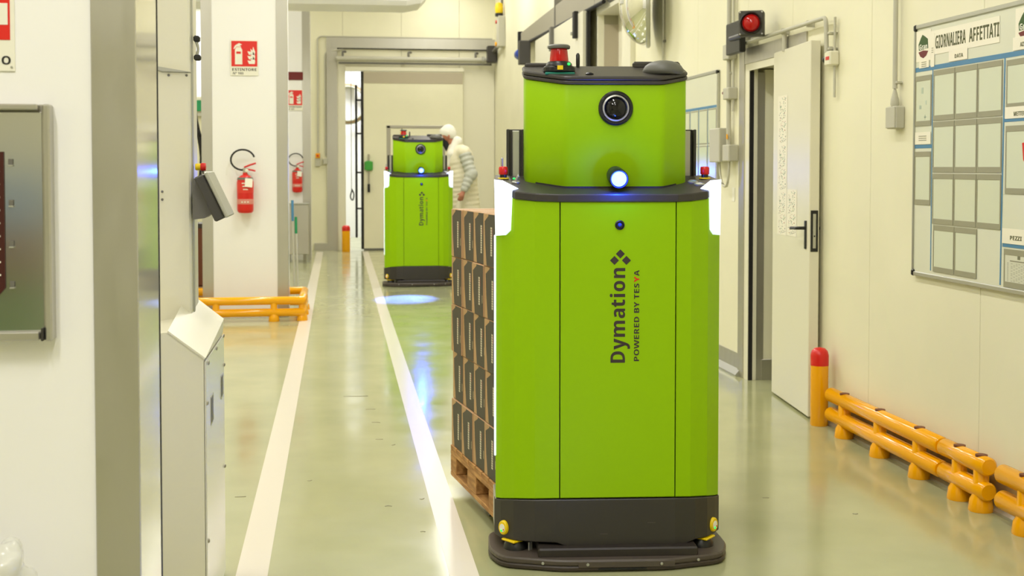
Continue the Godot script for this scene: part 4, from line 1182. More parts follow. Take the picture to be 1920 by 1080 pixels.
# ---------------------------------------------------------------- guard rails and bollards
func rail(a: Vector3, b: Vector3, r: float) -> ArrayMesh:
	var d := (b - a).normalized()
	var e := 0.008
	var rings := []
	var x := d.cross(Vector3.UP).normalized()
	for s in [[a, r - e], [a + d * e, r], [b - d * e, r], [b, r - e]]:
		var ring := PackedVector3Array()
		for j in 24:
			var an := TAU * j / 24
			ring.append(s[0] + (x * cos(an) + Vector3.UP * sin(an)) * s[1])
		rings.append(ring)
	return loft(rings, true)

func guard_post(t: Node, x: float, z: float, h: float) -> void:
	part(t, "post", lathe([[0.052, 0.0], [0.054, 0.006], [0.048, 0.05], [0.034, 0.075], [0.033, h - 0.01], [0.03, h]], 20), M("yellow"), Vector3(x, 0, z))

func build_guards() -> void:
	var X := 2.775
	var n := 0
	for s in [[-5.325, -6.62, [-6.43, -5.98, -5.545], "long yellow double guard rail on three posts, next to the tall red-topped bollard"], [-4.905, -5.30, [-5.16, -4.97], "short yellow double guard rail on two posts, right of the long rail"], [-3.7, -4.80, [-4.62, -4.2, -3.85], "yellow double guard rail beneath the far end of the headed whiteboard"]]:
		var t := thing("guard_rail", s[3], "guard rail", Vector3(X, 0, (s[0] + s[1]) / 2), 0, "yellow guard rails along the right wall")
		var l: float = absf(s[0] - s[1]) / 2
		part(t, "upper_rail", rail(Vector3(0, 0.205, l), Vector3(0, 0.205, -l), 0.041), M("yellow"))
		part(t, "lower_rail", rail(Vector3(0, 0.095, l), Vector3(0, 0.095, -l), 0.041), M("yellow"))
		for z in s[2]:
			guard_post(t, 0.0, z - (s[0] + s[1]) / 2, 0.21)
			part(t, "post_cap", lathe([[0.026, 0.232], [0.026, 0.2465], [0.022, 0.2475]], 16), M("brown_cap", 0.42, 0.20, 0.06, 0.5), Vector3(0.0, 0, z - (s[0] + s[1]) / 2))
	# round the nearer pillar
	var t := thing("guard_rail", "yellow double guard rail wrapped round the foot of the nearer white pillar", "guard rail", Vector3(-0.35, 0, -12.1))
	for y in [0.20, 0.085]:
		part(t, "front_rail", rail(Vector3(-1.5, y, 0), Vector3(0.03, y, 0), 0.04), M("yellow"))
		part(t, "side_rail", rail(Vector3(0.0, y, 0.0), Vector3(0.0, y, -0.95), 0.04), M("yellow"))
		part(t, "back_rail", rail(Vector3(0.0, y, -0.95), Vector3(-1.5, y, -0.95), 0.04), M("yellow"))
	for p in [[-0.27, 0.0], [-0.82, 0.0], [-1.35, 0.0], [0.0, -0.02], [0.0, -0.5], [0.0, -0.95], [-0.7, -0.95]]:
		guard_post(t, p[0], p[1], 0.21)
	for s in [["tall red-topped yellow bollard beside the open door on the right wall", Vector3(2.765, 0, -6.765), 0.051, 0.455, 0.105], ["small distant red-topped yellow bollard at the far door gap", Vector3(0.142, 0, -21.87), 0.072, 0.47, 0.10]]:
		var b := thing("bollard", s[0], "bollard", s[1], 0, "yellow bollards with red caps")
		part(b, "post", lathe([[s[2] - 0.002, 0.0], [s[2], 0.004], [s[2], s[3] - s[4]]], 28), M("yellow"))
		part(b, "red_cap", lathe([[s[2] + 0.001, s[3] - s[4]], [s[2] + 0.001, s[3] - 0.045], [s[2] * 0.9, s[3] - 0.022], [s[2] * 0.6, s[3] - 0.006], [0.0, s[3]]], 28), M("red"))

# ---------------------------------------------------------------- the automated forklifts
func agv(at: Vector3, yaw: float, label: String, far: bool) -> Node3D:
	var t := thing("automated_forklift", label, "forklift", at, yaw, "lime green automated forklifts")
	var G := M("green")
	var D := M("dark")
	# inner chassis
	part(t, "chassis", hexa([Vector3(-0.38, 0.07, -0.165), Vector3(0.38, 0.07, -0.165), Vector3(0.38, 0.07, -0.33), Vector3(-0.38, 0.07, -0.33), Vector3(-0.38, 1.39, -0.165), Vector3(0.38, 1.39, -0.165), Vector3(0.38, 1.41, -0.33), Vector3(-0.38, 1.41, -0.33)]), M("rubber"))
	part(t, "chassis_front", bevbox(Vector3(0.5, 1.28, 0.04), 0.004), M("rubber"), Vector3(0.02, 0.72, -0.042))
	# front panels (x, z, bottom, top)
	part(t, "front_panel", sheet([[-0.1945, 0.0, 0.255, 1.371], [0.0, 0.0, 0.255, 1.371], [0.2375, 0.0, 0.255, 1.371]], 0.02), G)
	part(t, "front_panel", sheet([[-0.4325, -0.13, 0.226, 1.398], [-0.41, -0.10, 0.231, 1.392], [-0.365, -0.052, 0.243, 1.382], [-0.29, -0.014, 0.251, 1.374], [-0.199, 0.0, 0.255, 1.371]], 0.02), G)
	part(t, "front_panel", sheet([[0.242, 0.0, 0.255, 1.371], [0.30, -0.010, 0.252, 1.373], [0.372, -0.052, 0.243, 1.382], [0.41, -0.10, 0.231, 1.392], [0.4325, -0.13, 0.226, 1.398]], 0.02), G)
	for s in [-1, 1]:
		part(t, "side_panel", hexa([Vector3(s * 0.4325, 0.226, -0.135), Vector3(s * 0.415, 0.226, -0.135), Vector3(s * 0.402, 0.226, -0.33), Vector3(s * 0.42, 0.226, -0.33), Vector3(s * 0.4325, 1.405, -0.135), Vector3(s * 0.415, 1.405, -0.135), Vector3(s * 0.402, 1.43, -0.33), Vector3(s * 0.42, 1.43, -0.33)]), M("grey_dark"))
	# base shroud
	var sh := []
	for p in [[-0.437, -0.135, 0.085, 0.222], [-0.414, -0.10, 0.080, 0.227], [-0.368, -0.05, 0.083, 0.239], [-0.29, -0.010, 0.088, 0.247], [-0.21, 0.005, 0.088, 0.251], [-0.14, 0.006, 0.062, 0.251], [0.24, 0.006, 0.060, 0.251], [0.32, -0.012, 0.088, 0.247], [0.374, -0.05, 0.086, 0.239], [0.414, -0.10, 0.085, 0.227], [0.437, -0.135, 0.088, 0.222]]:
		sh.append(p)
	var base := part(t, "base_shroud", sheet(sh, 0.03), D)
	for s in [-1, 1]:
		part(t, "base_side", bevbox(Vector3(0.02, 0.14, 0.21), 0.003), M("alu" if s < 0 else "dark"), Vector3(s * 0.425, 0.155, -0.235))  # left side in a lighter metal colour, its reflected light painted in
		part(base, "scratch", bevbox(Vector3(0.03, 0.002, 0.001), 0.0003), M("bumper_plate"), Vector3(0.06 + s * 0.09, 0.14 + s * 0.02, 0.0065))
	# corner lights
	for s in [-1, 1]:
		var o := 0.008
		var q := [Vector3(-0.434, 1.452, -0.136), Vector3(-0.374, 1.423, -0.055), Vector3(-0.383, 1.262, -0.060), Vector3(-0.40, 1.243, -0.08), Vector3(-0.430, 1.238, -0.130)]
		var r0 := PackedVector3Array()
		var r1 := PackedVector3Array()
		for p: Vector3 in q:
			r0.append(Vector3(p.x * -s, p.y, p.z) + Vector3(s * 0.004, 0, 0.008))
			r1.append(Vector3(p.x * -s * 0.93, p.y - 0.004, p.z - 0.03))
		part(t, "corner_light", loft([r0, r1]), M("light_white"))
		if s < 0:
			part(t, "light_strip", bevbox(Vector3(0.008, 0.85, 0.010), 0.002), M("light_white"), Vector3(s * 0.4345, 0.815, -0.131))
		part(t, "shoulder", hexa([Vector3(s * 0.437, 1.40, -0.15), Vector3(s * 0.37, 1.40, -0.15), Vector3(s * 0.37, 1.40, -0.325), Vector3(s * 0.425, 1.40, -0.325), Vector3(s * 0.437, 1.448, -0.15), Vector3(s * 0.37, 1.43, -0.15), Vector3(s * 0.37, 1.465, -0.325), Vector3(s * 0.425, 1.468, -0.325)]), M("grey_dark"))
	# ledge
	var plan := [Vector2(-0.40, -0.325), Vector2(-0.40, -0.10), Vector2(-0.362, -0.04), Vector2(-0.29, -0.006), Vector2(-0.205, 0.008), Vector2(0.245, 0.008), Vector2(0.30, -0.004), Vector2(0.368, -0.04), Vector2(0.40, -0.10), Vector2(0.40, -0.325)]
	part(t, "ledge", slab(plan, 1.371, 0.2, 1.400, 0.2, 0.004), D)
	# head
	var hp := round_poly([Vector2(-0.315, -0.325), Vector2(-0.315, -0.215), Vector2(-0.172, -0.10), Vector2(0.206, -0.10), Vector2(0.315, -0.20), Vector2(0.315, -0.325)], 0.02, 4)
	part(t, "head", slab(hp, 1.398, 0.2, 1.788, 0.24, 0.001, true), G)
	part(t, "head_skirt", slab(round_poly([Vector2(-0.312, -0.32), Vector2(-0.312, -0.213), Vector2(-0.171, -0.098), Vector2(0.205, -0.098), Vector2(0.312, -0.198), Vector2(0.312, -0.32)], 0.02, 4), 1.399, 0.2, 1.406, 0.2, 0.001), M("rubber"))
	var cp := round_poly([Vector2(-0.321, -0.33), Vector2(-0.321, -0.213), Vector2(-0.175, -0.092), Vector2(0.209, -0.092), Vector2(0.321, -0.197), Vector2(0.321, -0.33)], 0.025, 4)
	var cap := part(t, "head_cap", slab(cp, 1.791, 0.24, 1.803, 0.24, 0.002), D)
	part(cap, "cap_lid", slab(cp, 1.805, 0.24, 1.822, 0.24, 0.005), D)
	# front camera
	var cm := part(t, "camera_ring", lathe([[0.066, 0.0], [0.066, 0.012], [0.060, 0.018], [0.054, 0.018], [0.052, 0.012], [0.052, 0.0]], 40), M("black"), Vector3(0.0235, 1.723, -0.103), Vector3(90, 0, 0))
	part(cm, "silver_ring", lathe([[0.051, 0.0], [0.051, 0.014], [0.045, 0.0165], [0.042, 0.010], [0.042, 0.0]], 40), M("alu"))
	var pr := []
	for i in 9:
		pr.append([0.0415 * cos(PI / 2 * i / 8), 0.006 + 0.024 * sin(PI / 2 * i / 8)])
	part(cm, "lens", lathe(pr, 32), M("black_gloss"))
	# blue spot lamp
	var bl := part(t, "blue_light", lathe([[0.034, -0.06], [0.036, 0.0], [0.036, 0.055], [0.033, 0.06], [0.030, 0.052], [0.0, 0.050]], 28), M("lamp_housing", 0.03, 0.06, 0.22, 0.3), Vector3(0.024, 1.462, -0.052), Vector3(98, 0, 0))
	var bprof := [[0.029, 0.0505], [0.026, 0.060], [0.015, 0.066], [0.0, 0.067]]
	part(bl, "light_lens", lathe(bprof, 24), M("light_blue_lens"))
	var ol := SpotLight3D.new()
	ol.name = "blue_lamp"
	ol.light_color = Color(0.15, 0.3, 1.0)
	ol.light_energy = 1.0
	ol.light_size = 0.02
	ol.spot_angle = 80.0
	ol.spot_range = 40.0
	ol.spot_attenuation = 2.0
	ol.shadow_enabled = true
	ol.position = Vector3(0.024, 1.448, 0.035)
	ol.rotation_degrees = Vector3(-6, 180, 0)
	t.add_child(ol)
	# the narrow beam that marks the floor ahead
	var fs := SpotLight3D.new()
	fs.name = "floor_spot_lamp"
	fs.light_color = Color(0.30, 0.42, 1.0)
	fs.light_energy = 160.0
	fs.light_size = 0.02
	fs.spot_angle = 11.0
	fs.spot_angle_attenuation = 0.85
	fs.spot_range = 40.0
	fs.spot_attenuation = 2.0
	fs.shadow_enabled = true
	fs.position = Vector3(0.024, 1.446, 0.04)
	fs.basis = Basis.looking_at(Vector3(-0.275, -1.446, 1.40))
	t.add_child(fs)
	# unseen omni light added before the lens to imitate its bloom
	var om := OmniLight3D.new()
	om.name = "added_glow_lamp"
	om.light_color = Color(0.06, 0.25, 1.0)
	om.light_energy = 0.2
	om.light_size = 0.012
	om.omni_range = 40.0
	om.omni_attenuation = 2.0
	om.shadow_enabled = true
	om.position = Vector3(0.024, 1.449, 0.055)
	t.add_child(om)
	var sn := part(t, "round_sensor", lathe([[0.018, 0.0], [0.018, 0.005], [0.014, 0.007], [0.012, 0.004], [0.0, 0.003]], 20), M("black"), Vector3(0.027, 1.283, -0.001), Vector3(90, 0, 0))
	part(sn, "sensor_eye", lathe([[0.009, 0.003], [0.006, 0.008], [0.0, 0.009]], 14), M("blue_plastic"))
	# printed name and emblem
	var ink := M("ink_logo", 0.20, 0.15, 0.14, 0.5)
	lettering(t, "Dymation", 0.356, 0.077, ink, Vector3(0.0285, 0.944, 0.0005), Vector3(0, 0, 90))
	lettering(t, "POWERED BY TES", 0.292, 0.0195, ink, Vector3(0.0915, 0.9175, 0.0005), Vector3(0, 0, 90))
	lettering(t, "Y", 0.022, 0.0195, M("red"), Vector3(0.0915, 1.0795, 0.0005), Vector3(0, 0, 90))
	lettering(t, "A", 0.022, 0.0195, ink, Vector3(0.0915, 1.103, 0.0005), Vector3(0, 0, 90))
	for p in [[0.0295, 1.175], [0.0075, 1.1505], [0.0525, 1.1505]]:
		part(t, "emblem_diamond", bevbox(Vector3(0.024, 0.024, 0.001), 0.0002), ink, Vector3(p[0], p[1], 0.0005), Vector3(0, 0, 45))
	# safety laser on the cap
	var by := 1.822 + 0.24 * 0.19
	var bc := part(t, "beacon", slab(round_poly([Vector2(-0.062, -0.045), Vector2(-0.062, 0.03), Vector2(-0.03, 0.05), Vector2(0.03, 0.05), Vector2(0.062, 0.03), Vector2(0.062, -0.045)], 0.02, 3), 0.004, 0.0, 0.030, 0.0, 0.006), M("black"), Vector3(-0.185, by - 0.010, -0.185))
	part(bc, "beacon_foot", bevbox(Vector3(0.115, 0.010, 0.085), 0.003), M("green_teal", 0.05, 0.45, 0.38, 0.4), Vector3(0, 0.0, 0.004))
	part(bc, "beacon_neck", lathe([[0.052, 0.028], [0.050, 0.04], [0.042, 0.048]], 24), M("black"))
	part(bc, "beacon_lamp", lathe([[0.037, 0.046], [0.036, 0.06], [0.033, 0.09], [0.031, 0.098]], 28), M("red_lens"))
	part(bc, "beacon_cap", lathe([[0.040, 0.097], [0.043, 0.100], [0.043, 0.108], [0.036, 0.113], [0.0, 0.114]], 28), M("grey_dome"))
	part(bc, "yellow_label", bevbox(Vector3(0.022, 0.016, 0.002), 0.0005), M("yellow_paint"), Vector3(0.0, 0.022, 0.052))
	part(bc, "status_led", cyl(0.006, 0.003, 10), M("led_green"), Vector3(0.034, 0.036, 0.04), Vector3(70, 0, 0))
	# dome aerial
	part(t, "aerial_dome", lathe([[0.072, 0.0], [0.078, 0.006], [0.080, 0.014], [0.078, 0.022], [0.070, 0.035], [0.056, 0.045], [0.038, 0.052], [0.018, 0.0555], [0.0, 0.056]], 36), M("grey_dome"), Vector3(0.223, by - 0.010, -0.20))
	part(t, "cap_back_rim", bevbox(Vector3(0.19, 0.03, 0.03), 0.008), D, Vector3(0.215, by + 0.036, -0.318))
	part(t, "cap_back_rim", bevbox(Vector3(0.14, 0.02, 0.02), 0.006), D, Vector3(-0.24, by + 0.034, -0.318))
	part(t, "cap_knob", lathe([[0.014, 0.0], [0.016, 0.006], [0.010, 0.011], [0.0, 0.012]], 18), M("black"), Vector3(-0.072, 1.822 + 0.24 * 0.135 - 0.004, -0.135))
	part(t, "antenna", lathe([[0.007, 0.0], [0.008, 0.02], [0.008, 0.05], [0.004, 0.058], [0.0, 0.059]], 12), M("black"), Vector3(-0.10, by + 0.024, -0.30))
	# emergency stops
	for s in [-1, 1]:
		var es := part(t, "emergency_stop", cyl(0.023, 0.006, 24), M("yellow_paint"), Vector3(s * 0.398, 1.452, -0.245))
		part(es, "stem", cyl(0.014, 0.018, 16), M("black"), Vector3(0, 0.005, 0))
		part(es, "red_button", lathe([[0.015, 0.018], [0.018, 0.022], [0.018, 0.044], [0.015, 0.049], [0.0, 0.050]], 20), M("red"))
	var ks := part(t, "key_switch", cyl(0.016, 0.008, 18), M("alu"), Vector3(-0.352, 1.437, -0.19), Vector3(10, 0, 0))
	part(ks, "key", bevbox(Vector3(0.006, 0.035, 0.014), 0.002), M("alu"), Vector3(0.004, 0.02, 0.006), Vector3(35, 10, -15))
	part(ks, "status_led", cyl(0.006, 0.006, 10), M("led_green"), Vector3(-0.004, 0.006, -0.05))
	part(ks, "switch_stem", cyl(0.005, 0.035, 10), M("alu"), Vector3(-0.05, 0.05, -0.09))
	for p in [[0.342, -0.20, "blue_tape"], [0.358, -0.155, "paper"]]:
		var pb := part(t, "push_button", lathe([[0.02, 0.0], [0.021, 0.005], [0.016, 0.008], [0.015, 0.005]], 20), M("alu"), Vector3(p[0], 1.400 - 0.2 * p[1] - 0.001, p[1]), Vector3(11, 0, 0))
		part(pb, "button_face", lathe([[0.015, 0.003], [0.014, 0.006], [0.0, 0.007]], 18), M(p[2]))
	# mast
	for s in [-1, 1]:
		var mp := part(t, "mast_post", bevbox(Vector3(0.065, 1.45, 0.008), 0.002), M("dark"), Vector3(s * 0.345, 0.925, -0.36))
		for k in [-1, 1]:
			part(mp, "mast_flange", bevbox(Vector3(0.012, 1.45, 0.03), 0.002), M("dark"), Vector3(k * 0.03, 0, 0.015))
		part(mp, "mast_channel", bevbox(Vector3(0.030, 1.44, 0.012), 0.003), M("alu"), Vector3(0.002, 0, 0.009))
	# safety scanners and lower parts
	for s in [-1, 1]:
		var sc := part(t, "safety_scanner", bevbox(Vector3(0.085, 0.008, 0.07), 0.003), M("yellow_paint"), Vector3(s * 0.358, 0.079, -0.085), Vector3(0, -s * 40, 0))
		part(sc, "scanner_dome", lathe([[0.048, -0.052], [0.05, -0.045], [0.045, -0.02], [0.036, -0.004]], 20), M("black"))
		part(sc, "bracket", bevbox(Vector3(0.02, 0.04, 0.006), 0.002), M("alu"), Vector3(-s * 0.02, -0.022, 0.06))
		var fc := part(t, "scanner_face", lathe([[0.022, 0.0], [0.022, 0.010], [0.019, 0.014], [0.0, 0.015]], 20), M("yellow_paint"), Vector3(s * 0.400, 0.124, -0.086), Vector3(90, 0, 0))
		fc.rotation_degrees = Vector3(90, s * 42, 0)
		fc.scale = Vector3(1.0, 1.0, 1.25)
		part(fc, "scanner_window", cyl(0.013, 0.002, 16), M("paper"), Vector3(0, 0.0145, 0))
		part(fc, "status_led", cyl(0.004, 0.003, 8), M("led_green" if not far else "led_orange"), Vector3(-0.003, 0.016, 0.008))
		part(fc, "red_dot", cyl(0.0025, 0.003, 8), M("red"), Vector3(0.007, 0.0155, 0.004))
	part(t, "lower_plate", bevbox(Vector3(0.60, 0.05, 0.16), 0.006), M("lower_plate", 0.17, 0.145, 0.12, 0.5), Vector3(0.02, 0.053, -0.034))
	var bp := round_poly([Vector2(-0.455, -0.30), Vector2(-0.462, -0.10), Vector2(-0.42, 0.02), Vector2(-0.2, 0.085), Vector2(0.2, 0.085), Vector2(0.42, 0.02), Vector2(0.462, -0.10), Vector2(0.455, -0.30)], 0.05, 4)
	var bu := part(t, "bumper", slab(bp, 0.004, 0.0, 0.022, 0.0, 0.005), M("bumper"))
	part(bu, "bumper_cover", slab(bp, 0.023, 0.0, 0.046, 0.0, 0.006), M("bumper_plate"))
	part(bu, "front_plate", bevbox(Vector3(0.36, 0.022, 0.004), 0.001), M("bumper_plate"), Vector3(0.045, 0.030, 0.087))
	part(bu, "tow_slot", bevbox(Vector3(0.18, 0.008, 0.004), 0.001), M("black"), Vector3(0.03, 0.012, 0.086))
	for p in [[-0.265, 0.067], [-0.10, 0.090], [0.175, 0.090], [0.32, 0.052]]:
		part(bu, "screw", lathe([[0.006, 0.0], [0.005, 0.003], [0.0, 0.004]], 10), M("alu"), Vector3(p[0], 0.031, p[1]), Vector3(90, 0, 0))
	for s in [-1, 1]:
		part(t, "drive_wheel", cyl(0.06, 0.05, 20), M("rubber"), Vector3(s * 0.25 + 0.025, 0.06, -0.22), Vector3(0, 0, 90))
	# forks
	var fk := Node3D.new()
	var turn := 13.6 if not far else 0.0
	for s in [-1, 1]:
		var pos := Vector3(s * 0.187, 0.135, -0.79)
		if not far:
			pos = t.transform.affine_inverse() * (Transform3D(Basis(Vector3.UP, deg_to_rad(8.4)), Vector3(0.969, 0, -5.359)) * Vector3(s * 0.187, 0.135, 0.02))
		var fo := part(t, "fork", hexa([Vector3(-0.05, -0.02, 0.42), Vector3(0.05, -0.02, 0.42), Vector3(0.05, -0.01, -0.42), Vector3(-0.05, -0.01, -0.42), Vector3(-0.05, 0.024, 0.42), Vector3(0.05, 0.024, 0.42), Vector3(0.05, 0.024, -0.42), Vector3(-0.05, 0.024, -0.42)]), M("grey_dark"), pos, Vector3(0, turn, 0))
		part(fo, "fork_heel", bevbox(Vector3(0.10, 0.5, 0.03), 0.004), M("grey_dark"), Vector3(0, 0.21, 0.42))
	if not far:
		var q := Transform3D(Basis(Vector3.UP, deg_to_rad(8.4)), Vector3(0.969, 0, -5.359))
		var sp := part(t, "support_arm", hexa([Vector3(-0.36, 0.012, 0.36), Vector3(-0.30, 0.012, 0.36), Vector3(-0.30, 0.03, 0.02), Vector3(-0.36, 0.03, 0.02), Vector3(-0.36, 0.056, 0.36), Vector3(-0.30, 0.056, 0.36), Vector3(-0.30, 0.056, 0.02), Vector3(-0.36, 0.056, 0.02)]), M("rubber"))
		sp.transform = t.transform.affine_inverse() * q
		part(sp, "support_roller", cyl(0.028, 0.05, 16), M("grey_dark"), Vector3(-0.305, 0.028, 0.12), Vector3(0, 0, 90))
	fk.free()
	return t

# ---------------------------------------------------------------- pallet with cartons
func carton_print() -> StandardMaterial3D:
	var W := 128
	var H := 150
	var im := Image.create(W, H, false, Image.FORMAT_RGB8)
	var rng := RandomNumberGenerator.new()
	rng.seed = 9
	for y in H:
		for x in W:
			var k := 0.97 + 0.05 * rng.randf()
			im.set_pixel(x, y, Color(0.73 * k, 0.58 * k, 0.40 * k))
	for y in H:
		var v := float(y) / H
		var e := 0.3
		if v < 0.03: e = 0.42
		elif v < 0.14: e = lerpf(0.42, 0.10, (v - 0.03) / 0.11)
		elif v < 0.55: e = lerpf(0.10, 0.15, (v - 0.14) / 0.41)
		else: e = lerpf(0.15, 0.27, (v - 0.55) / 0.45)
		for x in range(int(e * W), W):
			im.set_pixel(x, y, Color(0.215, 0.185, 0.16))
	for y in range(int(0.24 * H), int(0.80 * H)):
		for x in range(int(0.60 * W), int(0.72 * W)):
			var hole := (y % 7 == 0) or ((y * 5 + x * 3) % 11 == 0)
			if not hole:
				im.set_pixel(x, y, Color(0.86, 0.83, 0.73))
	for y in range(int(0.26 * H), int(0.42 * H)):
		for x in range(int(0.725 * W), int(0.76 * W)):
			im.set_pixel(x, y, Color(0.55, 0.15, 0.12))
	for y in range(int(0.58 * H), int(0.74 * H)):
		for x in range(int(0.90 * W), int(0.96 * W)):
			if y % 4:
				im.set_pixel(x, y, Color(0.74, 0.68, 0.52))
	var m := M("carton_print", 1, 1, 1, 0.5)
	m.albedo_texture = ImageTexture.create_from_image(im)
	return m

func build_pallet() -> void:
	var y0 := 0.06
	var p := thing("pallet", "worn wooden pallet lifted on the forks under the stacked cartons", "pallet", Vector3(0.969, 0, -5.359), 8.4)
	var wd := M("wood")
	var L := 0.766
	for x in [-0.35, 0.0, 0.35]:
		part(p, "bottom_board", bevbox(Vector3(0.10, 0.022, L), 0.002), wd, Vector3(x, y0 + 0.011, 0))
		part(p, "stringer_board", bevbox(Vector3(0.10, 0.022, L), 0.002), wd, Vector3(x, y0 + 0.111, 0))
		for z in [-0.333, 0.0, 0.333]:
			part(p, "block", bevbox(Vector3(0.10, 0.078, 0.10 if z != 0.0 else 0.145), 0.003), wd, Vector3(x, y0 + 0.061, z))
	for i in 7:
		part(p, "top_board", bevbox(Vector3(0.80, 0.022, 0.098), 0.002), wd, Vector3(0, y0 + 0.133, -0.333 + i * 0.111))
	# cartons: five rows of four, the printed ends towards the walkway
	var proto := thing("carton", "", "carton", Vector3.ZERO, 0, "printed kraft cartons on the pallet")
	part(proto, "body", bevbox(Vector3(0.76, 0.2195, 0.188), 0.004), M("kraft"), Vector3(0, 0.10975, 0))
	part(proto, "printed_end", uvquad(0.184, 0.2155), carton_print(), Vector3(-0.3805, 0.10975, 0), Vector3(0, -90, 0))
	part(proto, "tape", bevbox(Vector3(0.74, 0.001, 0.05), 0.0003), M("tape", 0.72, 0.56, 0.36, 0.3), Vector3(0, 0.2197, 0))
	var rn := ["bottom", "second lowest", "middle", "second highest", "top"]
	var cn := ["farthest from the forklift", "second from the far end", "third from the far end", "nearest the forklift"]
	var rng := RandomNumberGenerator.new()
	rng.seed = 4
	var first := true
	for r in 5:
		for c in 4:
			var o: Node3D = proto if first else proto.duplicate()
			if not first:
				o.name = numbered("carton")
				add_child(o)
			first = false
			o.set_meta("label", "printed carton on the pallet, %s row, %s" % [rn[r], cn[c]])
			o.transform = p.transform * Transform3D(Basis(Vector3.UP, deg_to_rad(rng.randf_range(-0.25, 0.25))), Vector3(-0.012 + rng.randf_range(-0.006, 0.006), y0 + 0.1445 + r * 0.2205, -0.2865 + c * 0.191))

# ---------------------------------------------------------------- worker on a ride-on truck behind the far forklift
func build_person() -> void:
	var Z := -16.95
	var t := thing("pallet_truck", "low dark ride-on truck platform under the worker, behind the far forklift", "truck", Vector3(1.34, 0, Z - 0.02))
	part(t, "platform", bevbox(Vector3(1.3, 0.06, 0.66), 0.01), M("dark_plastic"), Vector3(0, 0.30, 0))
	for x in [-0.5, 0.5]:
		for z in [-0.22, 0.22]:
			part(t, "wheel", cyl(0.10, 0.08, 20), M("rubber"), Vector3(x, 0.10, z - 0.04), Vector3(90, 0, 0))
	part(t, "chassis", bevbox(Vector3(1.2, 0.10, 0.34), 0.01), M("grey_dark"), Vector3(0, 0.225, 0))
	t = thing("gantry", "tall grey rectangular steel frame rising behind the far forklift and the worker", "frame", Vector3(1.11, 0, Z - 0.62))
	for s in [-1, 1]:
		part(t, "frame_post", bevbox(Vector3(0.055, 2.09, 0.05), 0.006), M("steel_matt"), Vector3(s * 0.39, 1.045, 0))
	part(t, "crossbar", bevbox(Vector3(0.84, 0.045, 0.05), 0.006), M("steel_matt"), Vector3(0, 2.07, 0))
	part(t, "lower_crossbar", bevbox(Vector3(0.84, 0.045, 0.05), 0.006), M("grey_dark"), Vector3(0, 0.35, 0))
	part(t, "yellow_marker", bevbox(Vector3(0.05, 0.08, 0.03), 0.006), M("yellow_paint"), Vector3(-0.20, 1.965, 0.02))
	part(t, "marker_stem", tube([Vector3(-0.20, 1.92, 0.0), Vector3(-0.20, 2.06, 0.0)], 0.008, 6), M("grey_dark"))
	# the worker; local axes are the hall's, origin under the feet on the platform
	var o := Vector3(1.715, 0.335, Z - 0.02)
	var p := thing("person", "worker in white beanie and pale padded jacket bending forward behind the far forklift", "person", o)
	var J := func(x: float, y: float, z: float) -> Vector3: return Vector3((x - 1.70) * 1.0 - 0.005, y - 0.33, z)
	var head: Vector3 = J.call(1.49, 1.93, 0.0)
	var neck: Vector3 = J.call(1.57, 1.80, 0.0)
	var chest: Vector3 = J.call(1.66, 1.62, 0.0)
	var belly: Vector3 = J.call(1.71, 1.36, 0.0)
	var hips: Vector3 = J.call(1.73, 1.15, 0.0)
	var sr: Vector3 = J.call(1.71, 1.70, 0.19)
	var er: Vector3 = J.call(1.80, 1.40, 0.26)
	var wr: Vector3 = J.call(1.69, 1.17, 0.32)
	var sl: Vector3 = J.call(1.62, 1.70, -0.19)
	var el: Vector3 = J.call(1.53, 1.45, -0.26)
	var wl: Vector3 = J.call(1.42, 1.30, -0.20)
	var limbs := [[neck, chest, 0.055, 0.13], [chest, belly, 0.14, 0.13], [belly, hips, 0.13, 0.14], [chest + Vector3(0, 0.04, 0), sr, 0.07, 0.06], [chest + Vector3(0, 0.04, 0), sl, 0.07, 0.06], [sr, er, 0.05, 0.04], [er, wr, 0.04, 0.028], [sl, el, 0.05, 0.04], [el, wl, 0.04, 0.028]]
	for s in [-1, 1]:
		var h: Vector3 = hips + Vector3(0, -0.03, s * 0.09)
		var k: Vector3 = J.call(1.66, 0.80, s * 0.11)
		var a: Vector3 = J.call(1.72, 0.42, s * 0.11)
		limbs += [[h, k, 0.085, 0.06], [k, a, 0.06, 0.04], [a, a + Vector3(-0.14, -0.055, s * 0.02), 0.035, 0.028]]
	# head and hands belong to the same surface
	limbs += [[head + Vector3(0.01, 0.03, 0), head + Vector3(-0.012, 0.0, 0.0), 0.088, 0.082], [head + Vector3(-0.03, -0.04, 0.005), head + Vector3(-0.055, -0.075, 0.01), 0.058, 0.036], [head + Vector3(-0.085, 0.0, 0.015), head + Vector3(-0.108, -0.028, 0.02), 0.012, 0.014], [head + Vector3(0.03, -0.05, 0), neck, 0.055, 0.058]]
	for w in [[wr, Vector3(-0.35, -0.9, 0.1), Vector3(-0.9, 0.35, 0.1)], [wl, Vector3(-0.9, -0.3, 0.3), Vector3(0.2, -0.3, 0.9)]]:
		var d: Vector3 = w[1].normalized()
		var sd: Vector3 = (w[2] - d * d.dot(w[2])).normalized()
		var nrm := d.cross(sd)
		limbs.append([w[0] + d * 0.02, w[0] + d * 0.075, 0.027, 0.034])
		for i in 4:
			var b: Vector3 = w[0] + d * 0.09 + sd * (0.03 - 0.02 * i)
			var ln: float = [0.062, 0.072, 0.066, 0.05][i]
			limbs.append([b, b + d * ln * 0.5 + nrm * 0.008, 0.0095, 0.009])
			limbs.append([b + d * ln * 0.5 + nrm * 0.008, b + d * ln * 0.85 + nrm * 0.03, 0.009, 0.008])
		limbs.append([w[0] + d * 0.04 + sd * 0.025, w[0] + d * 0.085 + sd * 0.062 + nrm * 0.012, 0.012, 0.009])
	part(p, "body", nets(limbs, 0.012, 0.014), M("skin"))
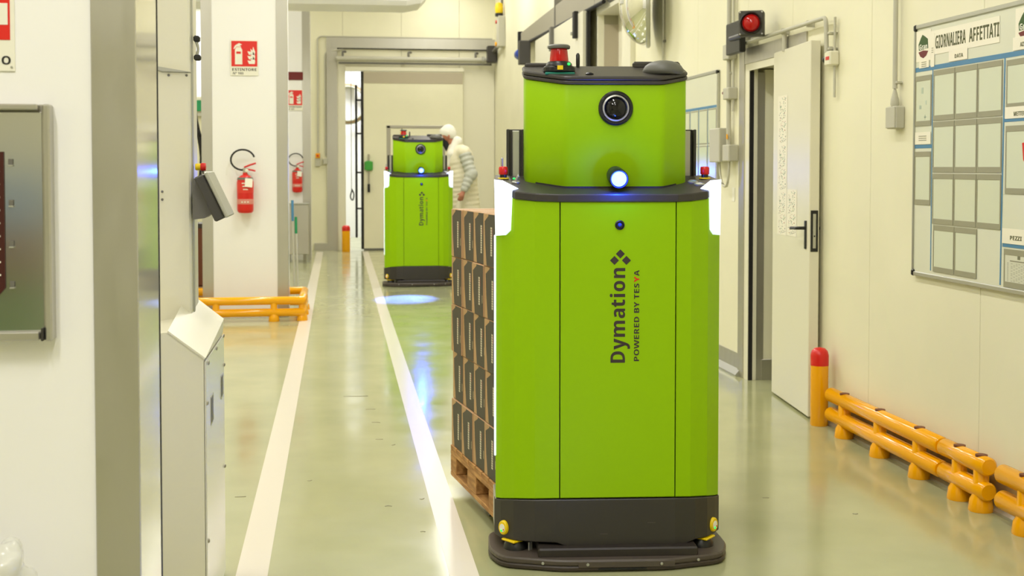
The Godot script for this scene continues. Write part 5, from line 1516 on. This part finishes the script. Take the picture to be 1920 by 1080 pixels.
	# face
	for s in [-1, 1]:
		part(p, "eye", lathe([[0.0, -0.009], [0.007, -0.006], [0.009, 0.0], [0.007, 0.006], [0.0, 0.009]], 10), M("black_gloss"), head + Vector3(-0.083, 0.012, 0.012 + s * 0.032))
		part(p, "ear", lathe([[0.0, -0.028], [0.014, -0.02], [0.017, 0.0], [0.011, 0.02], [0.0, 0.028]], 10), M("skin"), head + Vector3(0.02, -0.015, s * 0.086))
	part(p, "face_mask", nets([[head + Vector3(-0.055, -0.05, 0.008), head + Vector3(-0.04, -0.085, 0.005), 0.058, 0.05], [head + Vector3(-0.02, -0.10, 0.0), neck + Vector3(-0.05, -0.06, 0), 0.05, 0.05]], 0.011, 0.02), M("mask"))
	part(p, "beanie", nets([[head + Vector3(0.015, 0.048, 0), head + Vector3(0.02, 0.058, 0), 0.102, 0.098], [head + Vector3(-0.045, 0.035, 0), head + Vector3(0.065, 0.015, 0), 0.055, 0.062]], 0.011, 0.05), M("beanie"))
	part(p, "hood_collar", nets([[neck + Vector3(0.05, 0.06, 0.05), neck + Vector3(-0.03, -0.12, 0.10), 0.055, 0.05], [neck + Vector3(0.05, 0.06, -0.05), neck + Vector3(-0.03, -0.12, -0.10), 0.055, 0.05], [neck + Vector3(0.07, 0.05, 0.05), neck + Vector3(0.07, 0.05, -0.05), 0.06, 0.06], [neck + Vector3(-0.03, -0.12, 0.10), neck + Vector3(-0.06, -0.28, 0.08), 0.045, 0.03]], 0.012, 0.03), M("beanie"))
	part(p, "jacket", nets([[neck + Vector3(0.03, -0.06, 0), chest, 0.11, 0.18], [chest, belly, 0.185, 0.19], [belly, hips + Vector3(0.02, -0.22, 0), 0.19, 0.20], [chest + Vector3(0, 0.05, 0), sr, 0.10, 0.09], [chest + Vector3(0, 0.05, 0), sl, 0.10, 0.09]], 0.016, 0.05, 0.006), M("jacket_cream"))
	part(p, "sleeve", nets([[sr, er, 0.088, 0.080], [er, er.lerp(wr, 0.88), 0.080, 0.055]], 0.014, 0.03, 0.007), M("jacket"))
	part(p, "sleeve", nets([[sl, el, 0.088, 0.080], [el, el.lerp(wl, 0.88), 0.080, 0.055]], 0.014, 0.03, 0.007), M("jacket"))
	part(p, "backpack_yoke", nets([[sr + Vector3(0.03, 0.02, -0.03), sl + Vector3(0.08, 0.02, 0.03), 0.06, 0.06], [chest + Vector3(0.12, -0.02, 0.08), chest + Vector3(0.12, -0.02, -0.08), 0.08, 0.08]], 0.014, 0.04), M("jacket"))
	var tr := []
	for s in [-1, 1]:
		var h: Vector3 = hips + Vector3(0, -0.03, s * 0.09)
		var k: Vector3 = J.call(1.66, 0.80, s * 0.11)
		var a: Vector3 = J.call(1.72, 0.47, s * 0.11)
		tr += [[h, k, 0.115, 0.085], [k, a, 0.085, 0.07]]
	part(p, "trousers", nets(tr, 0.014, 0.03), M("jacket_cream"))
	for s in [-1, 1]:
		var a: Vector3 = J.call(1.72, 0.40, s * 0.11)
		part(p, "shoe", nets([[a + Vector3(0.02, 0.0, 0), a + Vector3(-0.16, -0.025, s * 0.02), 0.055, 0.042], [a, a + Vector3(0, 0.06, 0), 0.05, 0.05]], 0.011, 0.02), M("black"))
